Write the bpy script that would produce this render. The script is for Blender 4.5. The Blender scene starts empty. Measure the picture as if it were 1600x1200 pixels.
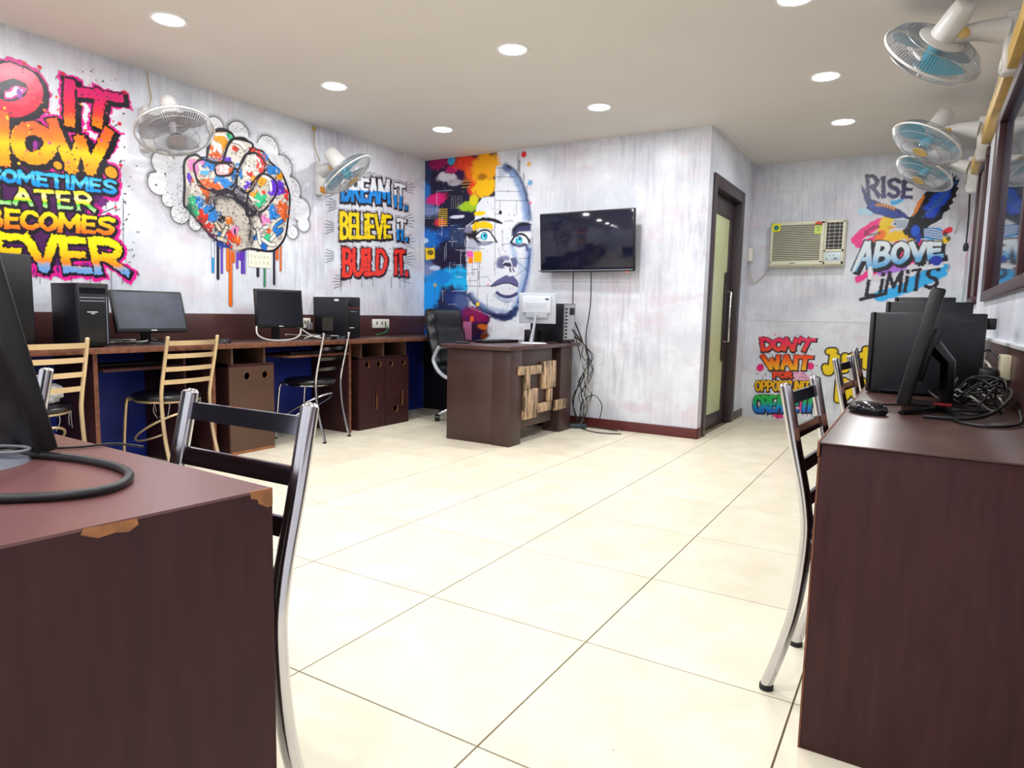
import bpy, bmesh, math, random
import numpy as np
from mathutils import Vector, Matrix
random.seed(7)
PI = math.pi
C = bpy.context.scene.collection

# ------------------------------------------------------------------ camera, world, exposure
cam_d = bpy.data.cameras.new('camera'); cam_d.sensor_width = 36; cam_d.lens = 1049.68/1600*36
cam_d.clip_start = 0.02
cam = bpy.data.objects.new('camera', cam_d); C.objects.link(cam)
_R = [[0.855391, 0.517545, 0.0212824], [0.0730286, -0.0798201, -0.9941306], [-0.5128089, 0.8519246, -0.106073]]
rt, dn, fw = [Vector(r) for r in _R]
cam.matrix_world = Matrix(((rt.x, -dn.x, -fw.x, 0.81326), (rt.y, -dn.y, -fw.y, -1.22798), (rt.z, -dn.z, -fw.z, 1.01017), (0, 0, 0, 1)))
bpy.context.scene.camera = cam
w = bpy.data.worlds.new('world'); bpy.context.scene.world = w; w.use_nodes = True
w.node_tree.nodes['Background'].inputs[0].default_value = (0.9, 0.95, 1, 1)
w.node_tree.nodes['Background'].inputs[1].default_value = 0.3
vs = bpy.context.scene.view_settings
vs.view_transform = 'Standard'; vs.look = 'None'; vs.gamma = 1; vs.use_curve_mapping = False
vs.exposure = 0.0
LAMP_W = 11.8

H = 2.51            # ceiling height
XL, XR, YB, YF, YN, XB = -3.57, 1.11, 4.26, 5.87, -3.0, -0.70   # walls: left, right, back, far, near, partition side

# ------------------------------------------------------------------ material helpers
def lin(c):
    return tuple((v/255/12.92 if v/255 <= 0.04045 else ((v/255+0.055)/1.055)**2.4) for v in c[:3])
MATS = {}
def mat(name, col, rough=0.5, metal=0.0, var=0.12, scale=8.0, stretch=(1, 1, 1), bump=0.0, alpha=1.0, trans=0.0, emit=None, es=0, spec=0.5, coat=0.0, pos=(0.3, 0.7)):
    if name in MATS: return MATS[name]
    m = bpy.data.materials.new(name); m.use_nodes = True; nt = m.node_tree; b = nt.nodes['Principled BSDF']
    l = lin(col)
    b.inputs['Roughness'].default_value = rough; b.inputs['Metallic'].default_value = metal
    b.inputs['Specular IOR Level'].default_value = spec
    b.inputs['Coat Weight'].default_value = coat; b.inputs['Coat Roughness'].default_value = 0.12
    tc = nt.nodes.new('ShaderNodeTexCoord'); mp = nt.nodes.new('ShaderNodeMapping'); mp.inputs['Scale'].default_value = stretch
    nz = nt.nodes.new('ShaderNodeTexNoise'); nz.inputs['Scale'].default_value = scale; nz.inputs['Detail'].default_value = 5
    nt.links.new(tc.outputs['Object'], mp.inputs[0]); nt.links.new(mp.outputs[0], nz.inputs['Vector'])
    cr = nt.nodes.new('ShaderNodeValToRGB'); cr.color_ramp.elements[0].position = pos[0]; cr.color_ramp.elements[1].position = pos[1]
    cr.color_ramp.elements[0].color = tuple(v*(1-var) for v in l)+(1,); cr.color_ramp.elements[1].color = tuple(min(1, v*(1+var)) for v in l)+(1,)
    nt.links.new(nz.outputs[0], cr.inputs[0]); nt.links.new(cr.outputs[0], b.inputs['Base Color'])
    if bump:
        bp = nt.nodes.new('ShaderNodeBump'); bp.inputs['Strength'].default_value = bump; bp.inputs['Distance'].default_value = 0.002
        nt.links.new(nz.outputs[0], bp.inputs['Height']); nt.links.new(bp.outputs[0], b.inputs['Normal'])
    if alpha < 1: b.inputs['Alpha'].default_value = alpha
    if trans: b.inputs['Transmission Weight'].default_value = trans
    if emit: b.inputs['Emission Color'].default_value = lin(emit)+(1,); b.inputs['Emission Strength'].default_value = es
    MATS[name] = m; return m

def wall_nodes(nt):
    """white-grey distressed wallpaper: soft clouds, drip streaks. returns colour socket"""
    N = nt.nodes.new; L = nt.links.new
    g = N('ShaderNodeNewGeometry')
    def noise(scale, st, det=4, rough=0.55):
        mp = N('ShaderNodeMapping'); mp.inputs['Scale'].default_value = st; L(g.outputs['Position'], mp.inputs[0])
        n = N('ShaderNodeTexNoise'); n.inputs['Scale'].default_value = scale; n.inputs['Detail'].default_value = det; n.inputs['Roughness'].default_value = rough
        L(mp.outputs[0], n.inputs['Vector']); return n.outputs[0]
    def ramp(s, a, ca, b_, cb):
        r = N('ShaderNodeValToRGB'); e = r.color_ramp.elements; e[0].position = a; e[0].color = ca; e[1].position = b_; e[1].color = cb
        L(s, r.inputs[0]); return r.outputs[0]
    def mix(f, a, b_, mode='MIX'):
        x = N('ShaderNodeMix'); x.data_type = 'RGBA'; x.blend_type = mode
        if isinstance(f, float): x.inputs[0].default_value = f
        else: L(f, x.inputs[0])
        for i, s in ((6, a), (7, b_)):
            if isinstance(s, tuple): x.inputs[i].default_value = s
            else: L(s, x.inputs[i])
        return x.outputs[2]
    w4 = lambda c: lin(c)+(1,)
    base = ramp(noise(2.2, (1, 1, 1)), 0.35, w4((208, 211, 222)), 0.60, w4((234, 238, 246)))
    pat = ramp(noise(3.4, (1, 1, 1.6), 6), 0.52, (0, 0, 0, 1), 0.66, (1, 1, 1, 1))
    c = mix(pat, base, w4((222, 215, 225)))
    st = ramp(noise(9, (3.2, 3.2, 0.28), 5, 0.7), 0.47, (1, 1, 1, 1), 0.63, (0.76, 0.76, 0.79, 1))
    st2 = ramp(noise(1.3, (1, 1, 1)), 0.4, (0, 0, 0, 1), 0.65, (1, 1, 1, 1))
    c = mix(st2, c, mix(1.0, c, st, 'MULTIPLY'))
    wsp = ramp(noise(26, (1.6, 1.6, 0.12), 3), 0.62, (0, 0, 0, 1), 0.72, (1, 1, 1, 1))
    c = mix(mix(1.0, wsp, (0.5, 0.5, 0.5, 1), 'MULTIPLY'), c, w4((240, 242, 246)))
    fine = ramp(noise(60, (1, 1, 1), 3), 0.3, (0.94, 0.94, 0.94, 1), 0.7, (1, 1, 1, 1))
    return mix(1.0, c, fine, 'MULTIPLY')
def wall_mat(name, mural=False):
    m = bpy.data.materials.new(name); m.use_nodes = True; nt = m.node_tree; b = nt.nodes['Principled BSDF']
    s = wall_nodes(nt)
    if mural:
        a = nt.nodes.new('ShaderNodeVertexColor'); a.layer_name = 'paint'
        x = nt.nodes.new('ShaderNodeMix'); x.data_type = 'RGBA'
        nt.links.new(a.outputs['Alpha'], x.inputs[0]); nt.links.new(s, x.inputs[6]); nt.links.new(a.outputs['Color'], x.inputs[7])
        s = x.outputs[2]
    nt.links.new(s, b.inputs['Base Color'])
    b.inputs['Roughness'].default_value = 0.33; b.inputs['Specular IOR Level'].default_value = 0.42
    g = nt.nodes.new('ShaderNodeNewGeometry'); nz = nt.nodes.new('ShaderNodeTexNoise'); nz.inputs['Scale'].default_value = 18
    bp = nt.nodes.new('ShaderNodeBump'); bp.inputs['Strength'].default_value = 0.35; bp.inputs['Distance'].default_value = 0.004
    nt.links.new(g.outputs['Position'], nz.inputs['Vector']); nt.links.new(nz.outputs[0], bp.inputs['Height']); nt.links.new(bp.outputs[0], b.inputs['Normal'])
    return m
M_WALL = wall_mat('distressed_white_wall'); M_MURAL = wall_mat('mural_print', True)

wood = mat('dark_laminate', (58, 30, 31), 0.5, spec=0.25, var=0.25, scale=14, stretch=(3, 3, 0.35), bump=0.05)
wood_top = mat('dark_worktop', (74, 50, 46), 0.30, var=0.22, scale=7, stretch=(1, 1, 1), bump=0.04)
wood_cab = mat('cabinet_brown', (84, 58, 45), 0.42, var=0.12, scale=9)
raw = mat('bare_chipped_wood', (150, 98, 58), 0.7, var=0.35, scale=40)
edge_m = mat('worn_edge', (112, 66, 44), 0.6, var=0.45, scale=30)
maroon = mat('maroon_skirting', (92, 34, 34), 0.4, var=0.15)
splash_m = mat('brown_splashback', (74, 44, 42), 0.35, var=0.2, scale=5)
navy = mat('navy_board', (24, 44, 142), 0.5, var=0.45, scale=3)
black = mat('black_plastic', (12, 12, 16), 0.38, var=0.1)
black_g = mat('black_gloss', (14, 15, 20), 0.12, var=0.05)
black_m = mat('black_metal_case', (17, 18, 26), 0.42, var=0.12)
screen_m = mat('dark_screen', (20, 21, 31), 0.16, var=0.08)
dusty = mat('dusty_screen', (48, 54, 72), 0.32, var=0.55, scale=7)
cable_m = mat('black_cable', (16, 16, 19), 0.4, var=0.05)
cable_g = mat('grey_cable', (196, 192, 184), 0.5, var=0.05)
chrome = mat('chrome', (205, 205, 210), 0.16, 1.0, var=0.06)
slat_m = mat('chrome_slat', (150, 150, 165), 0.12, 1.0, var=0.05)
brass = mat('brassy_tube', (214, 188, 148), 0.32, 0.55, var=0.15, scale=5)
leather = mat('black_vinyl', (16, 17, 22), 0.3, var=0.1, scale=30, bump=0.15)
white_p = mat('aged_white_plastic', (228, 224, 212), 0.4, var=0.06)
fan_w = mat('fan_white', (216, 214, 210), 0.38, var=0.07)
wire_m = mat('fan_wire', (170, 172, 176), 0.3, 0.3, var=0.03)
teal = mat('teal_blade', (70, 165, 190), 0.25, var=0.08, alpha=0.88)
greyblade = mat('grey_blade', (150, 140, 146), 0.35, var=0.08, alpha=0.85)
yellowed = mat('yellowed_plastic', (196, 166, 92), 0.45, var=0.15)
amber = mat('amber_wood', (196, 130, 40), 0.5, var=0.3, scale=30)
silver = mat('silver_plastic', (190, 196, 206), 0.35, var=0.04)
rubber = mat('dark_rubber', (30, 26, 34), 0.7)
grille_dk = mat('grille_shadow', (60, 56, 50), 0.7)  # shade inside grilles and vents, put into a flat dark colour
ac_cream = mat('cream_plastic', (222, 220, 198), 0.45, var=0.05)
red_m = mat('red_plastic', (190, 36, 30), 0.4)
blue_m = mat('blue_plug', (30, 60, 200), 0.4)
green_c = mat('green_cable', (30, 120, 60), 0.4)
paper = mat('paper', (232, 232, 214), 0.7, var=0.04)
pvc = mat('white_label', (225, 228, 232), 0.5)
fray = mat('frayed_cloth', (150, 150, 150), 0.9, var=0.3)
plasticbag = mat('clear_bag', (225, 225, 228), 0.25, var=0.1, alpha=0.7)

# ------------------------------------------------------------------ mesh builder
class MB:
    def __init__(s): s.v = []; s.f = []; s.mi = []; s.cur = 0; s.M = Matrix.Identity(4); s.ms = []
    def xf(s, M): s.M = M; return s
    def use(s, m):
        if m not in s.ms: s.ms.append(m)
        s.cur = s.ms.index(m); return s
    def add(s, vs_, fs):
        o = len(s.v); s.v += [s.M @ Vector(p) for p in vs_]; s.f += [[o+i for i in f] for f in fs]; s.mi += [s.cur]*len(fs); return s
    def box(s, c, d, bev=0.0, rot=None):
        hx, hy, hz = d[0]/2, d[1]/2, d[2]/2
        bev = min(bev, hx*0.9, hy*0.9, hz*0.9)
        T = Matrix.Translation(c) @ (rot.to_4x4() if rot else Matrix.Identity(4))
        if bev <= 0:
            vs_ = [T @ Vector((x*hx, y*hy, z*hz)) for x in (-1, 1) for y in (-1, 1) for z in (-1, 1)]
            return s.add(vs_, [[0, 1, 3, 2], [4, 6, 7, 5], [0, 4, 5, 1], [2, 3, 7, 6], [0, 2, 6, 4], [1, 5, 7, 3]])
        bm = bmesh.new(); bmesh.ops.create_cube(bm, size=1)
        for v in bm.verts: v.co = Vector((v.co.x*d[0], v.co.y*d[1], v.co.z*d[2]))
        bmesh.ops.bevel(bm, geom=bm.edges[:], offset=bev, segments=2, affect='EDGES', profile=0.5)
        bm.verts.index_update()
        s.add([T @ v.co for v in bm.verts], [[v.index for v in f.verts] for f in bm.faces]); bm.free(); return s
    def bx(s, x0, x1, y0, y1, z0, z1, bev=0.0):
        return s.box(((x0+x1)/2, (y0+y1)/2, (z0+z1)/2), (abs(x1-x0), abs(y1-y0), abs(z1-z0)), bev)
    def tube(s, pts, r, n=8, caps=True, closed=False, flat=None):
        pts = [Vector(p) for p in pts]; K = len(pts)
        rs = r if isinstance(r, (list, tuple)) else [r]*K
        vs_ = []; up = None
        for i, p in enumerate(pts):
            if closed: t = pts[(i+1) % K]-pts[i-1]
            else: t = pts[min(i+1, K-1)]-pts[max(i-1, 0)]
            t.normalize()
            if up is None:
                up = Vector((0, 0, 1)) if abs(t.z) < 0.9 else Vector((1, 0, 0))
            a = up-t*up.dot(t)
            if a.length < 1e-6: a = t.orthogonal()
            a.normalize(); b = t.cross(a); up = a
            for k in range(n):
                q = 2*PI*k/n; ca, sb = math.cos(q), math.sin(q)
                if flat: ca *= flat
                vs_.append(p+a*(ca*rs[i])+b*(sb*rs[i]))
        fs = []
        for i in range(K if closed else K-1):
            j = (i+1) % K
            for k in range(n): fs.append([i*n+k, i*n+(k+1) % n, j*n+(k+1) % n, j*n+k])
        if caps and not closed: fs += [list(range(n))[::-1], [(K-1)*n+k for k in range(n)]]
        return s.add(vs_, fs)
    def lathe(s, prof, n=24, T=None, sx=1, sy=1, caps=True):
        T = T or Matrix.Identity(4); vs_ = []
        for r, z in prof:
            for k in range(n): vs_.append(T @ Vector((r*math.cos(2*PI*k/n)*sx, r*math.sin(2*PI*k/n)*sy, z)))
        fs = [[i*n+k, i*n+(k+1) % n, (i+1)*n+(k+1) % n, (i+1)*n+k] for i in range(len(prof)-1) for k in range(n)]
        if caps and prof[0][0] > 1e-5: fs.append(list(range(n))[::-1])
        if caps and prof[-1][0] > 1e-5: fs.append([(len(prof)-1)*n+k for k in range(n)])
        return s.add(vs_, fs)
    def prism(s, poly, axis, a, b):
        """poly: list of 2D; extruded along axis index from a to b"""
        def P(u, v, t):
            return {0: (t, u, v), 1: (u, t, v), 2: (u, v, t)}[axis]
        n = len(poly); vs_ = [P(u, v, a) for u, v in poly]+[P(u, v, b) for u, v in poly]
        return s.add(vs_, [list(range(n))[::-1], [n+i for i in range(n)]]+[[i, (i+1) % n, n+(i+1) % n, n+i] for i in range(n)])
    def mesh(s, name, m=None, smooth=50):
        me = bpy.data.meshes.new(name); me.from_pydata([tuple(v) for v in s.v], [], s.f)
        ms = s.ms or [m]
        for x in ms: me.materials.append(x)
        if s.ms: me.polygons.foreach_set('material_index', s.mi)
        bm = bmesh.new(); bm.from_mesh(me); bmesh.ops.recalc_face_normals(bm, faces=bm.faces); bm.to_mesh(me); bm.free()
        if smooth:
            me.polygons.foreach_set('use_smooth', [True]*len(me.polygons)); me.set_sharp_from_angle(angle=math.radians(smooth))
        me.update(); return me
    def obj(s, name, m=None, parent=None, loc=(0, 0, 0), rotz=0, smooth=50):
        o = bpy.data.objects.new(name, s.mesh(name, m, smooth)); C.objects.link(o)
        o.location = loc; o.rotation_euler = (0, 0, rotz)
        if parent: o.parent = parent
        return o
def spl(pts, k=6):
    pts = [Vector(p) for p in pts]; out = []
    P = [pts[0]]+pts+[pts[-1]]
    for i in range(1, len(P)-2):
        a, b, c, d = P[i-1:i+3]
        for j in range(k):
            t = j/k; out.append(0.5*((2*b)+(c-a)*t+(2*a-5*b+4*c-d)*t*t+(3*b-a-3*c+d)*t**3))
    return out+[pts[-1]]
def thing(name, label, cat, loc=(0, 0, 0), rotz=0, group=None):
    o = bpy.data.objects.new(name, None); C.objects.link(o); o.empty_display_size = 0.05
    o.location = loc; o.rotation_euler = (0, 0, rotz); o['label'] = label; o['category'] = cat
    if group: o['group'] = group
    return o
def tag(o, label, cat, group=None):
    o['label'] = label; o['category'] = cat
    if group: o['group'] = group
    return o
def struct(o): o['kind'] = 'structure'; return o
def heading(hx, hy): return math.atan2(-hx, hy)
def dup(root, loc, rotz, label, group=None):
    r = root.copy(); C.objects.link(r); r.location = loc; r.rotation_euler = (0, 0, rotz); r['label'] = label
    if group: r['group'] = group
    for ch in list(root.children):
        c = ch.copy(); C.objects.link(c); c.parent = r
        for g in ch.children:
            d = g.copy(); C.objects.link(d); d.parent = c
    return r
def cable(pts, r, label, m=None, group=None, k=6, name='cable'):
    o = MB().tube(spl(pts, k), r, 8).obj(name, m or cable_m, smooth=80); return tag(o, label, 'cable', group)

# ------------------------------------------------------------------ room shell
T_ = 0.1
floor = struct(MB().bx(XL-T_, XR+T_, YN-T_, YF+T_, -0.12, -0.008).obj('floor', mat('grout', (128, 112, 92), 0.8, var=0.3, scale=6)))
tile_m = bpy.data.materials.new('beige_floor_tile'); tile_m.use_nodes = True
nt = tile_m.node_tree; b = nt.nodes['Principled BSDF']
g = nt.nodes.new('ShaderNodeNewGeometry')
n1 = nt.nodes.new('ShaderNodeTexNoise'); n1.inputs['Scale'].default_value = 5; n1.inputs['Detail'].default_value = 7; n1.inputs['Distortion'].default_value = 0.6
r1 = nt.nodes.new('ShaderNodeValToRGB'); r1.color_ramp.elements[0].position = 0.3; r1.color_ramp.elements[1].position = 0.72
r1.color_ramp.elements[0].color = lin((222, 213, 190))+(1,); r1.color_ramp.elements[1].color = lin((238, 229, 208))+(1,)
oi = nt.nodes.new('ShaderNodeObjectInfo'); hs = nt.nodes.new('ShaderNodeHueSaturation')
mr = nt.nodes.new('ShaderNodeMapRange'); mr.inputs[3].default_value = 0.955; mr.inputs[4].default_value = 1.02
nt.links.new(g.outputs['Position'], n1.inputs['Vector']); nt.links.new(n1.outputs[0], r1.inputs[0])
nt.links.new(oi.outputs['Random'], mr.inputs[0]); nt.links.new(mr.outputs[0], hs.inputs['Value']); nt.links.new(r1.outputs[0], hs.inputs['Color'])
v1 = nt.nodes.new('ShaderNodeTexVoronoi'); v1.inputs['Scale'].default_value = 7
r2 = nt.nodes.new('ShaderNodeValToRGB'); r2.color_ramp.elements[0].position = 0.018; r2.color_ramp.elements[0].color = lin((120, 104, 84))+(1,)
r2.color_ramp.elements[1].position = 0.03; r2.color_ramp.elements[1].color = (1, 1, 1, 1)
mx = nt.nodes.new('ShaderNodeMix'); mx.data_type = 'RGBA'; mx.blend_type = 'MULTIPLY'; mx.inputs[0].default_value = 0.7
nt.links.new(g.outputs['Position'], v1.inputs['Vector']); nt.links.new(v1.outputs['Distance'], r2.inputs[0])
nt.links.new(hs.outputs[0], mx.inputs[6]); nt.links.new(r2.outputs[0], mx.inputs[7]); nt.links.new(mx.outputs[2], b.inputs['Base Color'])
b.inputs['Roughness'].default_value = 0.42; b.inputs['Specular IOR Level'].default_value = 0.4
def tile(x0, x1, y0, y1, cache={}):
    k = (round(x1-x0, 3), round(y1-y0, 3))
    if k not in cache: cache[k] = MB().box((0, 0, 0), (k[0]-0.005, k[1]-0.005, 0.008), 0.0008).mesh('tile', tile_m, 0)
    o = bpy.data.objects.new('tile', cache[k]); C.objects.link(o); o.parent = floor; o.location = ((x0+x1)/2, (y0+y1)/2, -0.004)
for i in range(-7, 3):
    for j in range(-6, 11):
        x0, x1 = max(i*0.6, XL), min(i*0.6+0.6, XR); y0, y1 = max(j*0.6, YN), min(j*0.6+0.6, YF)
        if i <= -3: y1 = min(y1, YB)
        if x1-x0 < 0.03 or y1-y0 < 0.03: continue
        if i == -2 and j >= 7:                         # tiles cut round the partition corner
            if j == 7: tile(x0, XB, y0, YB); tile(XB, x1, y0, j*0.6+0.6)
            else: tile(XB, x1, y0, min(j*0.6+0.6, YF))
            continue
        tile(x0, x1, y0, y1)
ceil_m = mat('ceiling_paint', (224, 219, 214), 0.75, var=0.02, scale=2)
struct(MB().bx(XL-T_, XR+T_, YN-T_, YF+T_, H, H+0.1).obj('ceiling', ceil_m))
struct(MB().bx(XL-T_, XL, YN-T_, YB+0.001, -0.008, H).obj('wall_left', M_WALL))
struct(MB().bx(XL-T_, XB-0.1, YB, YB+0.1, -0.008, H).obj('wall_back', M_WALL))
struct(MB().bx(XL-T_, XR+T_, YN-T_, YN, -0.008, H).obj('wall_near', M_WALL))
struct(MB().bx(XB-0.1, XR+T_, YF, YF+T_, -0.008, H).obj('wall_far', M_WALL))
# partition side wall with the door opening Y 4.44..5.42, z up to 2.13
D0, D1, DZ = 4.42, 5.42, 2.14
pw = MB().bx(XB-0.1, XB, YB, D0, -0.008, H).bx(XB-0.1, XB, D1, YF, -0.008, H).bx(XB-0.1, XB, D0, D1, DZ, H)
struct(pw.obj('wall_side', M_WALL))
# right wall with two window openings
WZ0, WZ1 = 1.125, 2.10
wins = [(0.2, 3.36), (3.98, 4.72)]
rw = MB().bx(XR, XR+T_, YN-T_, YF+T_, -0.008, WZ0).bx(XR, XR+T_, YN-T_, YF+T_, WZ1, H)
rw.bx(XR, XR+T_, YN-T_, wins[0][0], WZ0, WZ1).bx(XR, XR+T_, wins[0][1], wins[1][0], WZ0, WZ1).bx(XR, XR+T_, wins[1][1], YF+T_, WZ0, WZ1)
struct(rw.obj('wall_right', M_WALL))
glass = mat('tinted_window_film', (52, 62, 76), 0.04, 0.0, var=0.1, spec=0.9)
frame_m = mat('window_frame_brown', (58, 24, 30), 0.4, var=0.15)
for k, (a, c_) in enumerate(wins):
    t = bpy.data.objects.new(f'window_{k+1}', None); C.objects.link(t); t['kind'] = 'structure'; t.location = (XR, a, WZ0)
    wd, hh = c_-a, WZ1-WZ0
    f = MB().bx(-0.02, 0.05, 0, wd, 0, 0.05, .004).bx(-0.02, 0.05, 0, wd, hh-0.06, hh, .004).bx(-0.02, 0.05, 0, 0.07, 0.05, hh-0.06, .004)
    f.bx(-0.02, 0.05, wd-0.22 if k == 0 else wd-0.1, wd, 0.05, hh-0.06, .004).obj('window_frame', frame_m, t)
    ys = [0.07, 1.60, wd-0.22] if k == 0 else [0.07, wd-0.1]
    if k == 0: MB().bx(-0.015, 0.045, 1.57, 1.63, 0.05, hh-0.06, .003).obj('mullion', frame_m, t)
    for p in range(len(ys)-1): MB().bx(0.012, 0.02, ys[p], ys[p+1], 0.05, hh-0.06).obj('pane', glass, t)
    if k == 1: MB().bx(-0.004, 0.004, 0.09, wd-0.12, 0.06, hh-0.07).obj('roller_blind', mat('blind_grey', (112, 104, 98), 0.8), t)
# trims: skirtings, panel joints
struct(MB().bx(-1.86, XB+0.012, YB-0.012, YB, 0, 0.085, .002).bx(XB, XB+0.012, YB-0.012, D0-0.06, 0, 0.085, .002).obj('baseboard_back', maroon))
struct(MB().bx(-2.30, -1.86, YB-0.012, YB, 0, 0.085, .002).obj('baseboard_left', maroon))
struct(MB().bx(XB, XB+0.012, D1+0.04, YF, 0, 0.08, .002).obj('baseboard_side', mat('grey_brown_skirting', (104, 92, 86), 0.5)))
struct(MB().bx(-0.665, XR, YF-0.004, YF, 0.982, 0.992).bx(-0.672, -0.664, YF-0.005, YF, 0.03, 1.9).bx(-0.672, -0.44, YF-0.005, YF, 1.895, 1.901).obj('trim_1', mat('white_joint', (222, 226, 226), 0.5)))
struct(MB().bx(XR-0.02, XR, -1.0, 5.0, 0.735, 0.925, .002).obj('trim_2', splash_m))
struct(MB().bx(XR-0.024, XR, -1.0, 5.0, 0.925, 0.94, .002).obj('trim_3', mat('white_ledge', (214, 216, 220), 0.5)))
struct(MB().bx(XL, XL+0.018, -2.0, YB, 0.76, 0.955, .002).obj('trim_4', splash_m))
struct(MB().bx(XR-0.05, XR, 1.0, 5.85, 2.13, 2.23, .004).obj('trim_5', mat('yellow_varnished_wood', (196, 160, 82), 0.45, var=0.2, scale=6)))
struct(MB().bx(XL+0.001, XL+0.012, -2.0, YB-.02, 0.0, 0.734).obj('trim_6', navy))
struct(MB().bx(XL+0.012, -2.30, YB-.016, YB-.001, 0.0, 0.73).obj('trim_7', mat('black_board', (22, 20, 26), .5)))
# door
fr = mat('door_frame_brown', (62, 50, 54), 0.4, var=0.12)
dark_fr = mat('door_stile_dark', (36, 27, 36), 0.4, var=0.12)
d = bpy.data.objects.new('door_1', None); C.objects.link(d); d['kind'] = 'structure'; d.location = (XB, D0, 0)
DW = D1-D0
MB().bx(-0.1, 0.02, -0.04, 0.035, 0, DZ+.03, .003).bx(-0.1, 0.02, DW-0.075, DW+.03, 0, DZ+.03, .003).bx(-0.1, 0.02, 0.035, DW-0.075, DZ-0.07, DZ+.03, .003).obj('door_frame', fr, d)
lf = MB().bx(-0.085, -0.05, 0.04, DW-0.08, DZ-0.24, DZ-0.075, .002).bx(-0.085, -0.05, 0.04, DW-0.08, 0.008, 0.13, .002).bx(-0.085, -0.05, DW-0.2, DW-0.08, 0.13, DZ-0.24, .002).bx(-0.085, -0.05, 0.04, 0.10, 0.13, DZ-0.24, .002)
lf.obj('door_leaf', fr, d)
MB().bx(-0.076, -0.06, 0.10, DW-0.2, 0.13, DZ-0.24).obj('frosted_glass', mat('frosted_green_glass', (206, 214, 164), 0.35, var=0.1, scale=2), d)
hp = MB().bx(-0.05, -0.044, DW-0.29, DW-0.19, 0.60, 1.42, .002).obj('lock_plate', dark_fr, d)
MB().tube([(-0.05, DW-0.25, 0.78), (0.0, DW-0.25, 0.78), (0.0, DW-0.25, 1.24), (-0.05, DW-0.25, 1.24)], 0.009, 8).obj('door_handle', chrome, hp)

# ------------------------------------------------------------------ ceiling lights
emit_m = mat('led_diffuser', (255, 255, 255), 0.5, emit=(255, 253, 250), es=14)
rim_m = mat('light_rim', (235, 235, 235), 0.4)
lights = [(-2.70, y) for y in (-2.4, -1.35, -0.17, 1.01, 2.19, 3.40)]+[(-1.30, y) for y in (-2.4, -1.35, -0.17, 1.01, 2.21, 3.43)]+[(0.20, y) for y in (-2.4, -1.35, -0.1, 1.1, 2.30, 3.49, 4.61)]
vis = {(-2.70, 1.01): 'round ceiling downlight nearest the lettering on the left wall', (-2.70, 2.19): 'round ceiling downlight above the fist mural', (-2.70, 3.40): 'round ceiling downlight nearest the left back corner',
       (-1.30, 2.21): 'round ceiling downlight at the middle of the ceiling', (-1.30, 3.43): 'round ceiling downlight in front of the television wall', (0.20, 2.30): 'round ceiling downlight cut by the top edge of the photo',
       (0.20, 3.49): 'right-hand ceiling downlight left of the middle wall fan', (0.20, 4.61): 'farthest right-hand ceiling downlight before the alcove'}
for (x, y) in lights:
    t = thing('ceiling_light', vis.get((x, y), 'round ceiling downlight, %s column, %s' % ({-2.70: 'left', -1.30: 'middle', 0.20: 'right'}[x], 'just above the top edge' if y > 0.5 else 'over the desk end' if y > -1 else 'above the camera' if y > -2 else 'nearest the wall behind the camera')), 'ceiling light', (x, y, H), 0, 'recessed ceiling downlights')
    MB().lathe([(0.078, -0.004), (0.094, -0.006), (0.098, -0.001), (0.098, 0), (0.078, 0)], 28, caps=False).obj('rim', rim_m, t)
    MB().lathe([(0.078, -0.0035), (0.0001, -0.0038)], 28, caps=False).obj('diffuser', emit_m, t)
    ld = bpy.data.lights.new('lamp', 'AREA'); ld.shape = 'DISK'; ld.size = 0.15; ld.energy = LAMP_W; ld.color = (0.97, 0.985, 1.0); ld.spread = PI
    lo = bpy.data.objects.new('lamp', ld); C.objects.link(lo); lo.parent = t; lo.location = (0, 0, -0.012)

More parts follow.
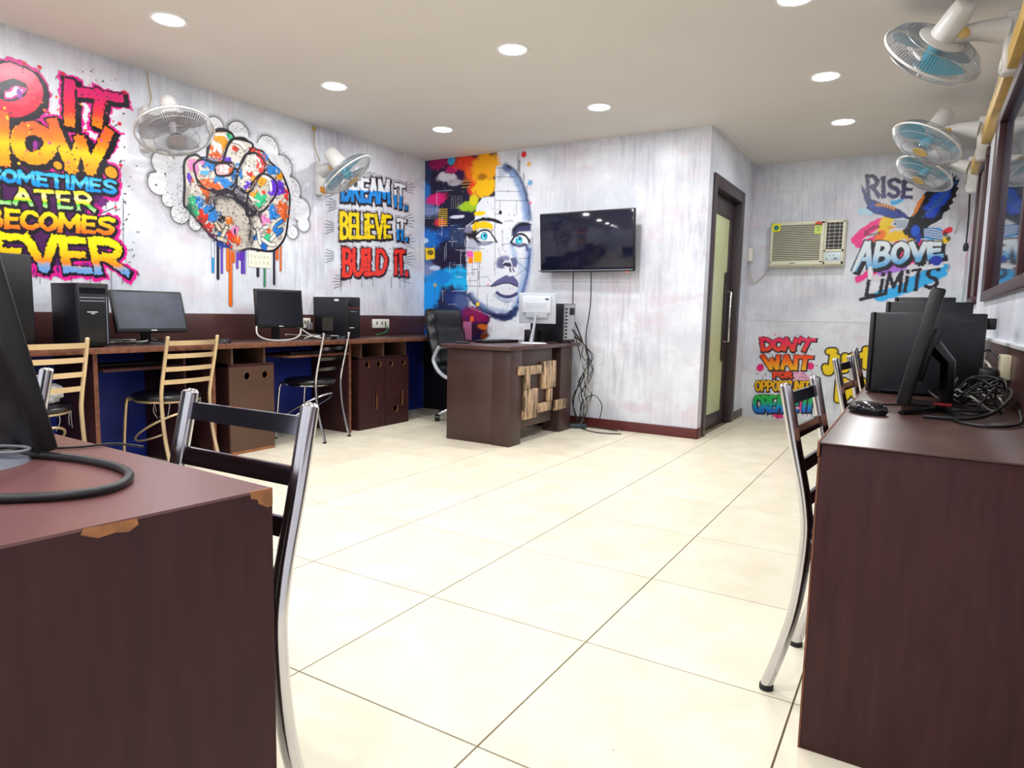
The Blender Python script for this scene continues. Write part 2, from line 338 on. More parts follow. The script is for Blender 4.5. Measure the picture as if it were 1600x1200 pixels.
# ------------------------------------------------------------------ murals: flat prints on the walls, painted as point colours on a fine wall-mounted sheet
H_LEFT = (0.00262073296, -0.000205456705, 0.599870643, -0.000608646749, -0.0034990842, 2.6303613, -0.00067544197, -5.76655167e-05)
H_BACK = (0.0096860532, 0.000635980605, -12.347108, 0.00121112653, -0.0104834966, 5.87466971, 0.000980001488, -0.000151143853)
H_FAR = (0.012293821, 0.000858617467, -16.2079398, 0.00127600862, -0.0135142293, 7.3017604, 0.000980001488, -0.000151143853)
GL = {  # letter skeletons, x right, y down
 'D': [[(0, 0), (0, 1)], ['c', (0, 0), (.5, .02), (.92, .28), (.95, .6), (.6, .95), (0, 1)]],
 'O': [['c', (.5, 0), (.12, .18), (0, .5), (.12, .82), (.5, 1), (.88, .82), (1, .5), (.88, .18), (.5, 0)]],
 'I': [[(.5, 0), (.5, 1)]], 'i': [[(.5, .33), (.5, 1)], [(.5, .02), (.52, .06)]],
 'T': [[(0, 0), (1, 0)], [(.5, 0), (.5, 1)]], 'N': [[(0, 1), (0, 0), (.95, 1), (.95, 0)]],
 'W': [[(0, 0), (.27, 1), (.5, .32), (.75, 1), (1, 0)]], 'M': [[(0, 1), (.05, 0), (.5, .72), (.93, 0), (1, 1)]],
 'S': [['c', (.95, .1), (.6, 0), (.2, .06), (.06, .27), (.3, .45), (.7, .55), (.95, .74), (.75, .95), (.4, 1), (.02, .88)]],
 'E': [[(.95, 0), (.05, 0), (.05, 1), (.95, 1)], [(.05, .5), (.8, .5)]], 'L': [[(.05, 0), (.05, 1), (.9, 1)]], 'F': [[(.95, 0), (.05, 0), (.05, 1)], [(.05, .5), (.8, .5)]],
 'A': [[(0, 1), (.45, 0), (.55, 0), (1, 1)], [(.2, .65), (.8, .65)]],
 'R': [[(.05, 1), (.05, 0)], ['c', (.05, 0), (.6, 0), (.92, .22), (.7, .47), (.1, .55)], [(.35, .52), (1, 1)]],
 'B': [[(.05, 1), (.05, 0)], ['c', (.05, 0), (.6, .02), (.8, .22), (.6, .44), (.1, .5)], ['c', (.1, .5), (.65, .5), (.95, .74), (.7, .97), (.05, 1)]],
 'C': [['c', (.95, .15), (.6, 0), (.2, .12), (0, .5), (.2, .88), (.6, 1), (.98, .82)]],
 'V': [[(0, 0), (.5, 1), (1, 0)]], 'P': [[(.05, 1), (.05, 0)], ['c', (.05, 0), (.65, 0), (.95, .25), (.65, .52), (.1, .55)]],
 'U': [['c', (0, 0), (0, .6), (.15, .92), (.5, 1), (.85, .92), (1, .6), (1, 0)]], 'Y': [[(0, 0), (.5, .5), (1, 0)], [(.5, .5), (.5, 1)]],
 'J': [['c', (.9, 0), (.85, .6), (.6, .98), (.2, .98), (0, .75)], [(.35, 0), (1, 0)]], "'": [[(.6, -.08), (.4, .16)]], '.': [[(.5, .96), (.5, 1)]],
 's': [['c', (.9, .36), (.5, .3), (.15, .45), (.5, .64), (.9, .8), (.5, 1), (.05, .92)]], 't': [[(.45, 0), (.45, .95), (.8, 1)], [(0, .3), (.9, .3)]], 'u': [['c', (0, .3), (0, .75), (.3, 1), (.7, .95), (.9, .7), (.9, .3)], [(.9, .3), (.95, 1)]],
}
GW = {'I': .28, 'i': .26, 'M': 1.25, 'W': 1.35, "'": .3, '.': .3, 'L': .8, 'E': .8, 'J': .8}
def vnoise(U, V, s, seed, octv=3):
    out = np.zeros_like(U); amp = 1; tot = 0
    for o in range(octv):
        x = U/s+seed*7.13+o*3.7; y = V/s+seed*3.91-o*5.1
        xi = np.floor(x); yi = np.floor(y); fx = x-xi; fy = y-yi; fx = fx*fx*(3-2*fx); fy = fy*fy*(3-2*fy)
        h = lambda a, b_: np.modf(np.abs(np.sin(a*127.1+b_*311.7+seed*17.3)*43758.5453))[0]
        out += amp*((h(xi, yi)*(1-fx)+h(xi+1, yi)*fx)*(1-fy)+(h(xi, yi+1)*(1-fx)+h(xi+1, yi+1)*fx)*fy)
        tot += amp; amp *= 0.5; s = s/2
    return out/tot*2-1
class Mural:
    def __init__(s, hom, ox, oy, sc, u0, u1, v0, v1, step, seed=1):
        s.h = hom; s.o = (ox, oy, sc); s.step = step; s.u0, s.v0 = u0, v0
        s.nu = int((u1-u0)/step)+1; s.nv = int((v1-v0)/step)+1
        s.U, s.V = np.meshgrid(u0+np.arange(s.nu)*step, v0+np.arange(s.nv)*step)
        s.rgb = np.zeros(s.U.shape+(3,)); s.a = np.zeros(s.U.shape)
        s.n = vnoise(s.U, s.V, 0.03, seed, 3); s.nb = vnoise(s.U, s.V, 0.12, seed+5, 4); s.nf = vnoise(s.U, s.V, 0.011, seed+9, 2)
        s.rnd = random.Random(seed)
    def frame(s, ox, oy, sc): s.o = (ox, oy, sc); return s
    def w(s, p):
        x = s.o[0]+p[0]/s.o[2]; y = s.o[1]+p[1]/s.o[2]; h = s.h; d = h[6]*x+h[7]*y+1
        return ((h[0]*x+h[1]*y+h[2])/d, (h[3]*x+h[4]*y+h[5])/d)
    def win(s, pts, pad):
        a = np.array(pts); i0 = int((a[:, 0].min()-pad-s.u0)/s.step); i1 = int((a[:, 0].max()+pad-s.u0)/s.step)+2
        j0 = int((a[:, 1].min()-pad-s.v0)/s.step); j1 = int((a[:, 1].max()+pad-s.v0)/s.step)+2
        return (slice(max(j0, 0), max(min(j1, s.nv), 0)), slice(max(i0, 0), max(min(i1, s.nu), 0)))
    def dist(s, W, pts):
        U, V = s.U[W], s.V[W]; D = np.full(U.shape, 9.0)
        for (x0, y0), (x1, y1) in zip(pts[:-1], pts[1:]):
            dx, dy = x1-x0, y1-y0; L = dx*dx+dy*dy+1e-12
            t = np.clip(((U-x0)*dx+(V-y0)*dy)/L, 0, 1)
            D = np.minimum(D, np.hypot(U-x0-t*dx, V-y0-t*dy))
        return D
    def over(s, W, m, col):
        if isinstance(col, tuple): col = np.array(lin(col))
        m = np.clip(m, 0, 1); a0 = s.a[W]; an = m+a0*(1-m)
        k = (m/np.maximum(an, 1e-6))[..., None]
        s.rgb[W] = s.rgb[W]*(1-k)+col*k; s.a[W] = an
    def cur(s, pts, k=6):
        P = [pts[0]]+list(pts)+[pts[-1]]; out = []
        for i in range(1, len(P)-2):
            a, b_, c_, d_ = [np.array(q, float) for q in P[i-1:i+3]]
            for j in range(k):
                t = j/k; out.append(tuple(0.5*((2*b_)+(c_-a)*t+(2*a-5*b_+4*c_-d_)*t*t+(3*b_-a-3*c_+d_)*t**3)))
        return out+[pts[-1]]
    def stroke(s, pts, r, col, jit=0.0, soft=0.0, smooth=True, op=1.0, closed=False):
        if closed: pts = list(pts)+[pts[0]]
        if smooth and len(pts) > 2: pts = s.cur(pts)
        P = [s.w(p) for p in pts]; W = s.win(P, r+jit+soft+.01); 
        if W[0].stop <= W[0].start or W[1].stop <= W[1].start: return
        D = s.dist(W, P)+jit*s.n[W]; aa = max(soft, s.step*0.9)
        s.over(W, op*np.clip((r-D)/aa+0.5, 0, 1), col)
    def sd(s, W, P):
        U, V = s.U[W], s.V[W]; ins = np.zeros(U.shape, bool)
        for (x0, y0), (x1, y1) in zip(P, P[1:]+P[:1]):
            if y0 == y1: continue
            c_ = ((y0 > V) != (y1 > V)) & (U < (x1-x0)*(V-y0)/(y1-y0)+x0); ins ^= c_
        return np.where(ins, -1, 1)*s.dist(W, P+[P[0]])
    def poly(s, pts, col, jit=0.0, soft=0.0, smooth=False, op=1.0, grad=None):
        if smooth: pts = s.cur(list(pts)+[pts[0]])[:-1]
        P = [s.w(p) for p in pts]; W = s.win(P, jit+soft+.01)
        if W[0].stop <= W[0].start or W[1].stop <= W[1].start: return
        D = s.sd(W, P)+jit*s.n[W]; aa = max(soft, s.step*0.9)
        if grad:
            vs_ = [p[1] for p in P]; t = np.clip((s.V[W]-min(vs_))/(max(vs_)-min(vs_)), 0, 1)[..., None]
            col = np.array(lin(col))*t+np.array(lin(grad))*(1-t)
        s.over(W, op*np.clip(-D/aa+0.5, 0, 1), col)
    def cloud(s, x, y, rx, ry, col, hard=3.0, nz=0.6, op=1.0, fine=False):
        """rx, ry in sheet units"""
        c_ = s.w((x, y)); a = abs(s.w((x+rx, y))[0]-c_[0]); b_ = abs(s.w((x, y+ry))[1]-c_[1])
        W = s.win([(c_[0]-a, c_[1]-b_), (c_[0]+a, c_[1]+b_)], max(a, b_)*nz+.01)
        if W[0].stop <= W[0].start or W[1].stop <= W[1].start: return
        d_ = np.hypot((s.U[W]-c_[0])/a, (s.V[W]-c_[1])/b_)+nz*((0.2*s.nb[W]+0.9*s.n[W]+.35*s.nf[W]) if fine else (0.6*s.nb[W]+0.4*s.n[W]))
        s.over(W, op*np.clip((1-d_)*hard+0.5, 0, 1), col)
    def dot(s, x, y, r, col): s.stroke([(x, y), (x+.01, y)], r, col, smooth=False)
    def text(s, st, q, gap=0.18):
        tot = sum(GW.get(c_, 1) if c_ != ' ' else .5 for c_ in st)+gap*(len(st)-1); x = 0; out = []
        for c_ in st:
            wd = GW.get(c_, 1) if c_ != ' ' else .5
            for stt in GL.get(c_, []):
                sm = stt[0] == 'c'; pts = stt[1:] if sm else stt
                if sm: pts = s.cur(pts, 4)
                pp = []
                for (a, b_) in pts:
                    t = (x+a*wd)/tot
                    X = (q[0][0]*(1-t)+q[1][0]*t)*(1-b_)+(q[3][0]*(1-t)+q[2][0]*t)*b_
                    Y = (q[0][1]*(1-t)+q[1][1]*t)*(1-b_)+(q[3][1]*(1-t)+q[2][1]*t)*b_
                    pp.append(s.w((X, Y)))
                out.append((pp, sm))
            x += wd+gap
        return dict(P=out, q=[s.w(p) for p in q])
    def ink(s, t, r, col, jit=0.0, off=(0, 0), rag=0.0, rnd=False, hz=1.2):
        P = t['P']; allp = [p for pp, sm in P for p in pp]; q = t['q']
        W = s.win([(p[0]+off[0], p[1]+off[1]) for p in allp], r+jit+.02)
        if W[0].stop <= W[0].start or W[1].stop <= W[1].start: return
        D = np.full(s.U[W].shape, 9.0)
        for pp, sm in P:
            qq = [(a+off[0], b_+off[1]) for a, b_ in pp]
            if sm or rnd: D = np.minimum(D, s.dist(W, qq)); continue
            for (x0, y0), (x1, y1) in zip(qq[:-1], qq[1:]):
                L_ = math.hypot(x1-x0, y1-y0)+1e-9; dx, dy = (x1-x0)/L_, (y1-y0)/L_
                al = (s.U[W]-x0)*dx+(s.V[W]-y0)*dy; ac_ = np.abs(-(s.U[W]-x0)*dy+(s.V[W]-y0)*dx)
                if abs(dy) < .35: ac_ = ac_*hz
                D = np.minimum(D, np.maximum(ac_, np.abs(al-L_/2)-L_/2))
        D = D+jit*s.n[W]+rag*s.nf[W]
        m = np.clip((r-D)/(s.step*0.9)+0.5, 0, 1)
        if isinstance(col, list):
            uu = np.clip((s.U[W]-q[0][0])/(q[1][0]-q[0][0]+1e-9), 0, 1)
            vt = q[0][1]*(1-uu)+q[1][1]*uu; vb = q[3][1]*(1-uu)+q[2][1]*uu
            tt = np.clip((vt-s.V[W])/(vt-vb)+0.07*s.n[W], 0, 1)
            st = [c_[0] for c_ in col]; cc = np.array([lin(c_[1]) for c_ in col])
            col = np.stack([np.interp(tt, st, cc[:, k]) for k in range(3)], -1)
        s.over(W, m, col)
    def speck(s, n, box, cols, r0, r1, elong=0):
        for _ in range(n):
            x = s.rnd.uniform(box[0], box[2]); y = s.rnd.uniform(box[1], box[3]); a = s.rnd.uniform(0, 2*PI); e = s.rnd.uniform(0, elong)
            s.stroke([(x, y), (x+e*math.cos(a)+.01, y+e*math.sin(a))], s.rnd.uniform(r0, r1), s.rnd.choice(cols), smooth=False)
    def build(s, name, label, axis, val, cat='mural'):
        keep = s.a > 0.012
        q = keep[:-1, :-1] | keep[1:, :-1] | keep[:-1, 1:] | keep[1:, 1:]
        used = np.zeros(s.U.shape, bool); used[:-1, :-1] |= q; used[1:, :-1] |= q; used[:-1, 1:] |= q; used[1:, 1:] |= q
        idx = np.full(s.U.shape, -1); idx[used] = np.arange(used.sum())
        co = np.zeros((used.sum(), 3))
        if axis == 'X': co[:, 0] = val; co[:, 1] = s.U[used]; co[:, 2] = s.V[used]
        else: co[:, 1] = val; co[:, 0] = s.U[used]; co[:, 2] = s.V[used]
        f = np.stack([idx[:-1, :-1][q], idx[:-1, 1:][q], idx[1:, 1:][q], idx[1:, :-1][q]], -1)
        if axis == 'X': pass
        me = bpy.data.meshes.new(name); me.vertices.add(len(co)); me.vertices.foreach_set('co', co.ravel())
        me.loops.add(f.size); me.loops.foreach_set('vertex_index', f.ravel().astype(np.int32))
        me.polygons.add(len(f)); me.polygons.foreach_set('loop_start', np.arange(0, f.size, 4, dtype=np.int32)); me.polygons.foreach_set('loop_total', np.full(len(f), 4, dtype=np.int32))
        me.update(calc_edges=True)
        ca = me.color_attributes.new('paint', 'FLOAT_COLOR', 'POINT')
        d_ = np.concatenate([np.clip(s.rgb[used], 0, 1)**1.22, s.a[used][:, None]], 1).astype(np.float32); ca.data.foreach_set('color', d_.ravel())
        me.materials.append(M_MURAL); me.validate()
        o = bpy.data.objects.new(name, me); C.objects.link(o); return tag(o, label, cat)
BK = (30, 18, 40); MG = (232, 30, 160); PU = (122, 38, 128)

# --- left wall lettering
m = Mural(H_LEFT, 0, 90, 6, 0.05, 1.42, 1.0, 2.44, 0.0034, 3)
A_ = m.frame(0, 90, 6)
LD = m.text('DO', [(-640, 60), (330, 135), (330, 495), (-640, 480)])
LI = m.text('I', [(560, 245), (740, 260), (740, 600), (560, 590)]); LT = m.text('T', [(770, 330), (1110, 375), (1070, 625), (750, 590)])
LN = m.text('N', [(-190, 560), (30, 560), (40, 950), (-190, 900)], 0.1)
LO = m.text('O', [(165, 635), (470, 680), (475, 950), (165, 945)]); LW = m.text('W', [(500, 625), (1010, 710), (940, 1060), (570, 1020)])
dots1 = [(535, 1007, .021), (1037, 1072, .034)]
m.frame(0, 240, 1200/220)
S1 = m.text('SOMETIMES', [(-100, 128), (985, 240), (985, 335), (-100, 215)], 0.3)
S2 = m.text('LATER', [(-30, 300), (770, 345), (800, 480), (-30, 410)], 0.35)
S3 = m.text('BECOMES', [(-110, 470), (975, 560), (965, 680), (-110, 610)], 0.28)
S4 = m.text('NEVER', [(-330, 690), (1010, 755), (1080, 1010), (-330, 935)], 0.22)
m.poly([(-340, 0), (900, 90), (990, 200), (960, 360), (820, 500), (950, 560), (990, 700), (1060, 900), (1000, 950), (450, 1060), (-380, 960)], PU, .03, .01)
big = [(LD, .040), (LI, .033), (LT, .031), (LN, .033), (LO, .036), (LW, .031)]; small = [(S1, .0105), (S2, .0112), (S3, .0130), (S4, .0235)]
for t, r in big+small: m.ink(t, r+(.033 if r > .03 else .027), MG, .018, (0.008, -.01))
m.poly([(-340, -260), (380, -170), (600, -60), (860, 40), (960, 200), (930, 330), (760, 500), (930, 560), (960, 700), (900, 880), (500, 950), (-380, 900)], (92, 30, 100), .03, .006)
m.frame(0, 90, 6)
for x, y, r in dots1: m.stroke([(x, y), (x+8, y+6)], r+.03, MG, .01)
for t, r in big: m.ink(t, r+.018, BK, .008, (0.016, -.014)); m.ink(t, r+.011, BK, .010)
for t, r in small: m.ink(t, r+.012, BK, .006, (0.006, -.008)); m.ink(t, r+.009, BK, .005)
for x, y, r in dots1: m.stroke([(x, y), (x+8, y+6)], r+.014, BK, .004); m.stroke([(x, y), (x+8, y+6)], r, (250, 170, 20), .003)
m.ink(LD, .040, [(0, (245, 150, 170)), (.5, (240, 60, 100)), (1, (225, 40, 80))], .004)
for t in (LI, LT): m.ink(t, .031, [(0, (225, 40, 130)), (.4, (230, 40, 100)), (.75, (240, 80, 60)), (1, (250, 150, 40))], .006, rag=.006)
for t, r_ in ((LN, .033), (LO, .036), (LW, .031)): m.ink(t, r_, [(0, (245, 120, 60)), (.35, (250, 150, 40)), (.6, (255, 210, 10)), (1, (250, 170, 20))], .005, rag=.006)
m.ink(S1, .0105, [(0, (60, 190, 245)), (.45, (120, 215, 250)), (.7, (20, 170, 240)), (1, (0, 160, 235))], .003, rag=.005)
m.ink(S2, .0112, [(0, (255, 235, 70)), (.35, (250, 245, 190)), (.62, (245, 225, 60)), (.8, (90, 210, 70)), (1, (180, 220, 160))], .003, rag=.005)
m.ink(S3, .0130, [(0, (255, 225, 20)), (.6, (253, 180, 15)), (1, (245, 130, 30))], .003, rag=.004)
m.ink(S4, .0235, [(0, (255, 235, 10)), (.5, (254, 205, 10)), (.78, (248, 150, 40)), (.9, (170, 180, 205)), (1, (130, 175, 225))], .006, rag=.008)
m.cloud(182, 335, 26, 50, (160, 80, 180)); m.cloud(330, 815, 20, 40, (170, 60, 170))
m.speck(50, (20, 130, 1050, 1060), [(255, 215, 60), (250, 120, 60), (235, 90, 160)], .003, .009)
m.speck(40, (40, 120, 1000, 1050), [BK], .001, .0025, 40)
m.speck(60, (420, 90, 1200, 1100), [BK, BK, (60, 50, 60), (225, 40, 80)], .0015, .005, 12)
for x, y, a, b_ in [(225, 55, -15, 55), (370, 90, 0, 50), (590, 150, 10, 50), (1170, 325, -60, 25), (1120, 620, -60, 30), (1130, 1010, 0, 40)]:
    m.stroke([(x, y), (x+a, y+b_)], .0025, BK); m.dot(x, y, .012, (225, 40, 80))
m.frame(0, 240, 1200/220)
for x, y, l in [(905, 350, 120), (985, 390, 100), (730, 690, 60), (1050, 400, 420), (948, 1000, 260), (340, 1010, 90), (310, 1010, 60), (610, 1040, 60), (770, 1030, 70), (850, 1080, 40), (1045, 1050, 60)]:
    m.stroke([(x, y), (x, y+l)], .0022, (50, 36, 50), smooth=False)
m.speck(40, (1000, 60, 1180, 1050), [BK, (60, 50, 60)], .0015, .0045, 25)
m.stroke([(850, 515), (985, 458)], .003, BK); m.dot(985, 458, .009, (225, 40, 80))
m.build('wall_mural', 'graffiti lettering DO IT NOW SOMETIMES LATER BECOMES NEVER on the left wall', 'X', XL+.0015)

# --- fist mural
m = Mural(H_LEFT, 200, 100, 1200/380, 1.36, 2.90, 1.0, 2.38, 0.0036, 11)
lobes = [(175, 490, 62), (150, 590, 56), (200, 670, 38), (255, 740, 50), (330, 790, 36), (430, 310, 52), (545, 345, 66), (690, 420, 74), (760, 510, 70), (800, 620, 76), (850, 720, 72), (865, 790, 48), (810, 830, 42), (500, 310, 12), (120, 555, 20)]
for x, y, r in lobes: m.stroke([(x, y), (x+1, y)], r*.00138+.016, (120, 118, 126), soft=.02, smooth=False, op=.5)
for x, y, r in lobes: m.stroke([(x, y), (x+1, y)], r*.00138, (40, 40, 46), smooth=False)
for x, y, r in lobes: m.stroke([(x, y), (x+1, y)], r*.00138-.006, (236, 237, 242), smooth=False)
m.poly([(200, 500), (300, 400), (420, 330), (600, 360), (720, 450), (800, 600), (830, 740), (800, 820), (700, 800), (330, 790), (230, 700), (180, 600)], (222, 223, 230), .01, .01)
rr = random.Random(5)
fist = [(395, 470), (400, 400), (420, 345), (460, 328), (505, 345), (520, 372), (575, 375), (625, 425), (665, 440), (700, 490), (745, 530), (775, 590), (793, 660), (785, 760), (770, 850), (730, 905), (690, 918), (600, 905), (540, 915), (480, 890), (420, 850), (350, 770), (300, 710), (282, 690), (285, 600), (282, 500), (300, 465), (335, 455), (360, 470)]
for _ in range(3600):
    a = rr.uniform(0, 2*PI); k = abs(rr.gauss(0, 1)); x = 540+math.cos(a)*(265+65*k); y = 625+math.sin(a)*(285+50*k)
    if 150 < x < 900 and 300 < y < 860 and min(math.hypot(x-lx, y-ly)-lr*1.05 for lx, ly, lr in lobes+[(540, 620, 290)]) < -4: m.stroke([(x, y), (x+.01, y)], .0021, (50, 50, 56), smooth=False, op=.85)
for x, y in [(183, 543), (138, 597)]: m.dot(x, y, .007, (20, 20, 20))
# drips below
for x, y0, y1, r, c_ in [(418, 850, 1025, .0085, (60, 170, 230)), (443, 870, 1058, .009, (40, 25, 60)), (462, 880, 1030, .007, (130, 80, 210)), (505, 890, 1188, .014, (240, 130, 40)), (492, 880, 1015, .012, (240, 130, 40)), (520, 900, 975, .010, (235, 120, 40)), (555, 900, 950, .03, (130, 60, 210)), (538, 900, 1005, .008, (130, 80, 210)), (562, 900, 1030, .008, (110, 60, 190)), (574, 900, 1033, .006, (130, 90, 220)), (640, 900, 1045, .010, (50, 40, 70)), (673, 960, 1095, .008, (70, 160, 110)), (720, 890, 1085, .0085, (40, 30, 60)), (752, 860, 1018, .0075, (240, 130, 40)), (735, 890, 960, .012, (240, 120, 40))]:
    m.stroke([(x+5, y0), (x+5, y1)], r+.004, (120, 118, 128), soft=.012, smooth=False, op=.35); m.stroke([(x, y0), (x, y1)], r+.003, (50, 36, 60), smooth=False); m.stroke([(x, y0), (x, y1)], r, c_, smooth=False)
m.stroke([(418, 860), (418, 950)], .008, (230, 240, 250), smooth=False)
m.stroke(fist, .019, BK, closed=True); m.poly(fist, (224, 218, 208), smooth=True)
m.frame(270, 190, 5.215)
def blobs(lst, hard=9, nz=1.0):
    for x, y, rx, ry, c_ in lst: m.cloud(x+2, y+3, rx*1.12, ry*1.10, (44, 32, 52), hard, nz, .75, True); m.cloud(x, y, rx*1.04, ry*1.04, c_, hard, nz, 1, True)
OR, BL, GR, RD, PK, VI, YE = (245, 120, 40), (50, 150, 225), (70, 205, 150), (235, 70, 45), (240, 150, 205), (125, 70, 220), (250, 180, 20)
# palm shading
m.poly([(340, 640), (430, 590), (560, 660), (640, 760), (640, 950), (560, 1040), (470, 1040), (330, 880)], (206, 198, 188), .004, .03, True)
m.stroke([(640, 700), (640, 860), (610, 1010)], .02, (150, 138, 132), soft=.04, op=.7)
blobs([(150, 350, 30, 60, PK), (205, 345, 30, 30, PK), (130, 450, 16, 50, VI), (160, 640, 34, 60, GR), (190, 740, 40, 50, GR), (140, 700, 20, 40, (40, 160, 120)), (215, 650, 30, 60, BL), (300, 750, 60, 60, BL), (330, 800, 30, 30, BL), (240, 790, 34, 60, RD), (300, 860, 60, 36, RD), (340, 930, 40, 16, (150, 50, 130)), (420, 990, 70, 34, (30, 90, 180)), (410, 920, 60, 30, BL)])
m.stroke([(120, 700), (220, 830), (350, 960), (460, 1020)], .012, (60, 50, 80), soft=.01, op=.5)
blobs([(490, 950, 50, 60, RD), (520, 960, 40, 30, OR), (505, 890, 28, 34, PK), (455, 812, 32, 34, (225, 135, 45))])
for pts in [[(360, 870), (420, 900)], [(440, 860), (400, 940)], [(370, 950), (430, 970)], [(390, 800), (440, 830)], [(350, 830), (380, 880)]]: m.stroke(pts, .019, BK, smooth=False); m.stroke(pts, .0125, (224, 214, 196), smooth=False)
m.poly([(375, 760), (430, 775), (410, 830), (365, 810)], (30, 24, 36)); m.poly([(440, 785), (490, 800), (470, 845), (430, 830)], (230, 140, 40))
m.stroke([(505, 880), (505, 910)], .008, BK)
blobs([(750, 800, 36, 40, PK), (830, 750, 44, 50, BL), (900, 720, 40, 70, OR), (915, 590, 26, 50, RD), (870, 450, 26, 40, YE), (800, 400, 60, 34, BL), (745, 290, 30, 40, BL), (850, 540, 56, 50, VI), (880, 500, 30, 30, VI), (905, 790, 20, 40, OR), (760, 960, 36, 50, GR), (740, 1010, 40, 30, (40, 120, 200)), (790, 890, 20, 20, OR), (665, 940, 16, 20, BL)])
for pts in [[(690, 920), (740, 870), (770, 860)], [(720, 950), (790, 1000), (830, 1000)], [(800, 960), (840, 920), (870, 940)], [(690, 880), (710, 990)]]: m.stroke(pts, .0185, BK); m.stroke(pts, .013, (235, 232, 228))
m.stroke([(890, 810), (840, 850), (830, 890), (890, 880), (850, 920)], .017, BK); m.stroke([(890, 810), (840, 850), (830, 890), (890, 880), (850, 920)], .012, (40, 140, 215))
# fingers
fingers = []
def finger(pts, fill):
    fingers.append(pts); m.stroke(pts, .011, BK, closed=True); m.poly(pts, fill, smooth=True)
finger([(275, 310), (300, 190), (330, 95), (385, 78), (450, 85), (495, 130), (450, 200), (405, 320), (340, 330)], (228, 220, 206))
blobs([(390, 130, 60, 50, YE), (350, 280, 50, 60, OR), (430, 180, 40, 60, YE), (470, 130, 30, 34, GR), (330, 310, 40, 20, (170, 150, 170))])
for pts in [[(330, 165), (350, 200), (335, 240)], [(365, 190), (390, 200), (370, 240), (395, 240)], [(350, 105), (420, 110), (450, 150)]]: m.stroke(pts, .009, (250, 250, 250))
finger([(410, 320), (440, 220), (480, 150), (560, 150), (650, 190), (600, 270), (550, 360), (520, 390), (450, 350)], (226, 221, 212))
blobs([(510, 222, 24, 22, RD), (440, 315, 40, 30, VI), (525, 360, 20, 24, BL), (640, 232, 20, 16, RD)])
m.stroke([(490, 160), (560, 185), (600, 240)], .010, (250, 250, 250)); m.stroke([(480, 175), (540, 190), (585, 250)], .0025, BK)
finger([(520, 530), (530, 420), (570, 310), (610, 265), (690, 265), (745, 330), (745, 400), (690, 470), (640, 560), (580, 580)], (224, 220, 212))
blobs([(720, 330, 34, 70, RD), (630, 430, 22, 20, RD), (620, 530, 40, 30, VI), (545, 420, 14, 40, BL), (680, 480, 30, 20, RD)])
m.stroke([(600, 370), (620, 405), (650, 370), (620, 350)], .008, (250, 250, 250)); m.stroke([(620, 285), (690, 300), (715, 360)], .009, (250, 250, 250))
finger([(495, 560), (520, 530), (600, 590), (600, 660), (560, 672), (510, 630)], (160, 156, 168))
finger([(610, 700), (605, 640), (640, 520), (690, 450), (750, 430), (830, 480), (850, 560), (800, 650), (740, 720), (680, 740)], (214, 207, 196))
blobs([(710, 480, 50, 34, YE), (650, 595, 40, 36, YE), (720, 630, 50, 34, GR), (700, 670, 24, 24, GR), (830, 550, 50, 60, VI), (740, 575, 12, 12, RD)])
m.stroke([(730, 440), (790, 480), (800, 560)], .010, (250, 250, 250)); m.stroke([(620, 600), (655, 635), (700, 650)], .009, (250, 250, 250))
finger([(185, 430), (175, 350), (240, 310), (330, 340), (430, 335), (500, 350), (520, 430), (490, 520), (400, 560), (300, 560), (220, 520)], (224, 218, 208))
blobs([(300, 350, 60, 36, BL), (260, 420, 30, 24, (110, 190, 230)), (260, 500, 70, 40, OR), (350, 520, 70, 40, OR), (430, 500, 80, 34, BL), (500, 420, 26, 70, BL), (370, 460, 40, 20, (70, 160, 220)), (190, 370, 16, 50, PK), (230, 330, 24, 20, PK)])
m.stroke([(200, 470), (260, 540), (330, 560)], .006, BK)
finger([(345, 375), (365, 345), (440, 340), (495, 345), (490, 400), (455, 435), (360, 435)], (240, 190, 190))
m.poly([(440, 400), (490, 360), (485, 410), (455, 433)], OR, .004, .01)
for pts in [[(395, 365), (385, 400), (405, 385)], [(420, 365), (445, 365), (420, 405), (450, 405)]]: m.stroke(pts, .007, (250, 250, 250))
blobs([(280, 590, 20, 60, OR), (260, 560, 24, 20, OR)])
m.stroke([(330, 560), (350, 590), (430, 570), (500, 590), (520, 640), (600, 690), (610, 760), (680, 740)], .018, (48, 34, 56), soft=.006)
m.stroke([(330, 640), (340, 700), (300, 730)], .006, BK); m.stroke([(400, 600), (520, 640), (600, 740), (635, 850), (620, 960)], .006, BK)
m.stroke([(600, 590), (700, 760), (720, 820)], .006, BK); m.stroke([(630, 850), (680, 900), (640, 1000)], .004, BK)
for pts, r_, o_ in [([(290, 640), (360, 610), (480, 600), (600, 690), (690, 745)], .035, .75), ([(115, 560), (120, 660), (200, 790), (330, 950)], .03, .35), ([(640, 700), (650, 820), (640, 1000)], .02, .5), ([(480, 420), (500, 540), (600, 660)], .02, .4), ([(930, 640), (910, 800), (860, 960)], .02, .35), ([(600, 250), (540, 400), (520, 520)], .012, .5), ([(450, 120), (410, 300)], .010, .5), ([(700, 450), (615, 640)], .012, .5)]:
    m.stroke(pts, r_, (54, 44, 60), .02, .03, op=o_)
for pts in fingers: m.stroke(pts, .0065, BK, closed=True)
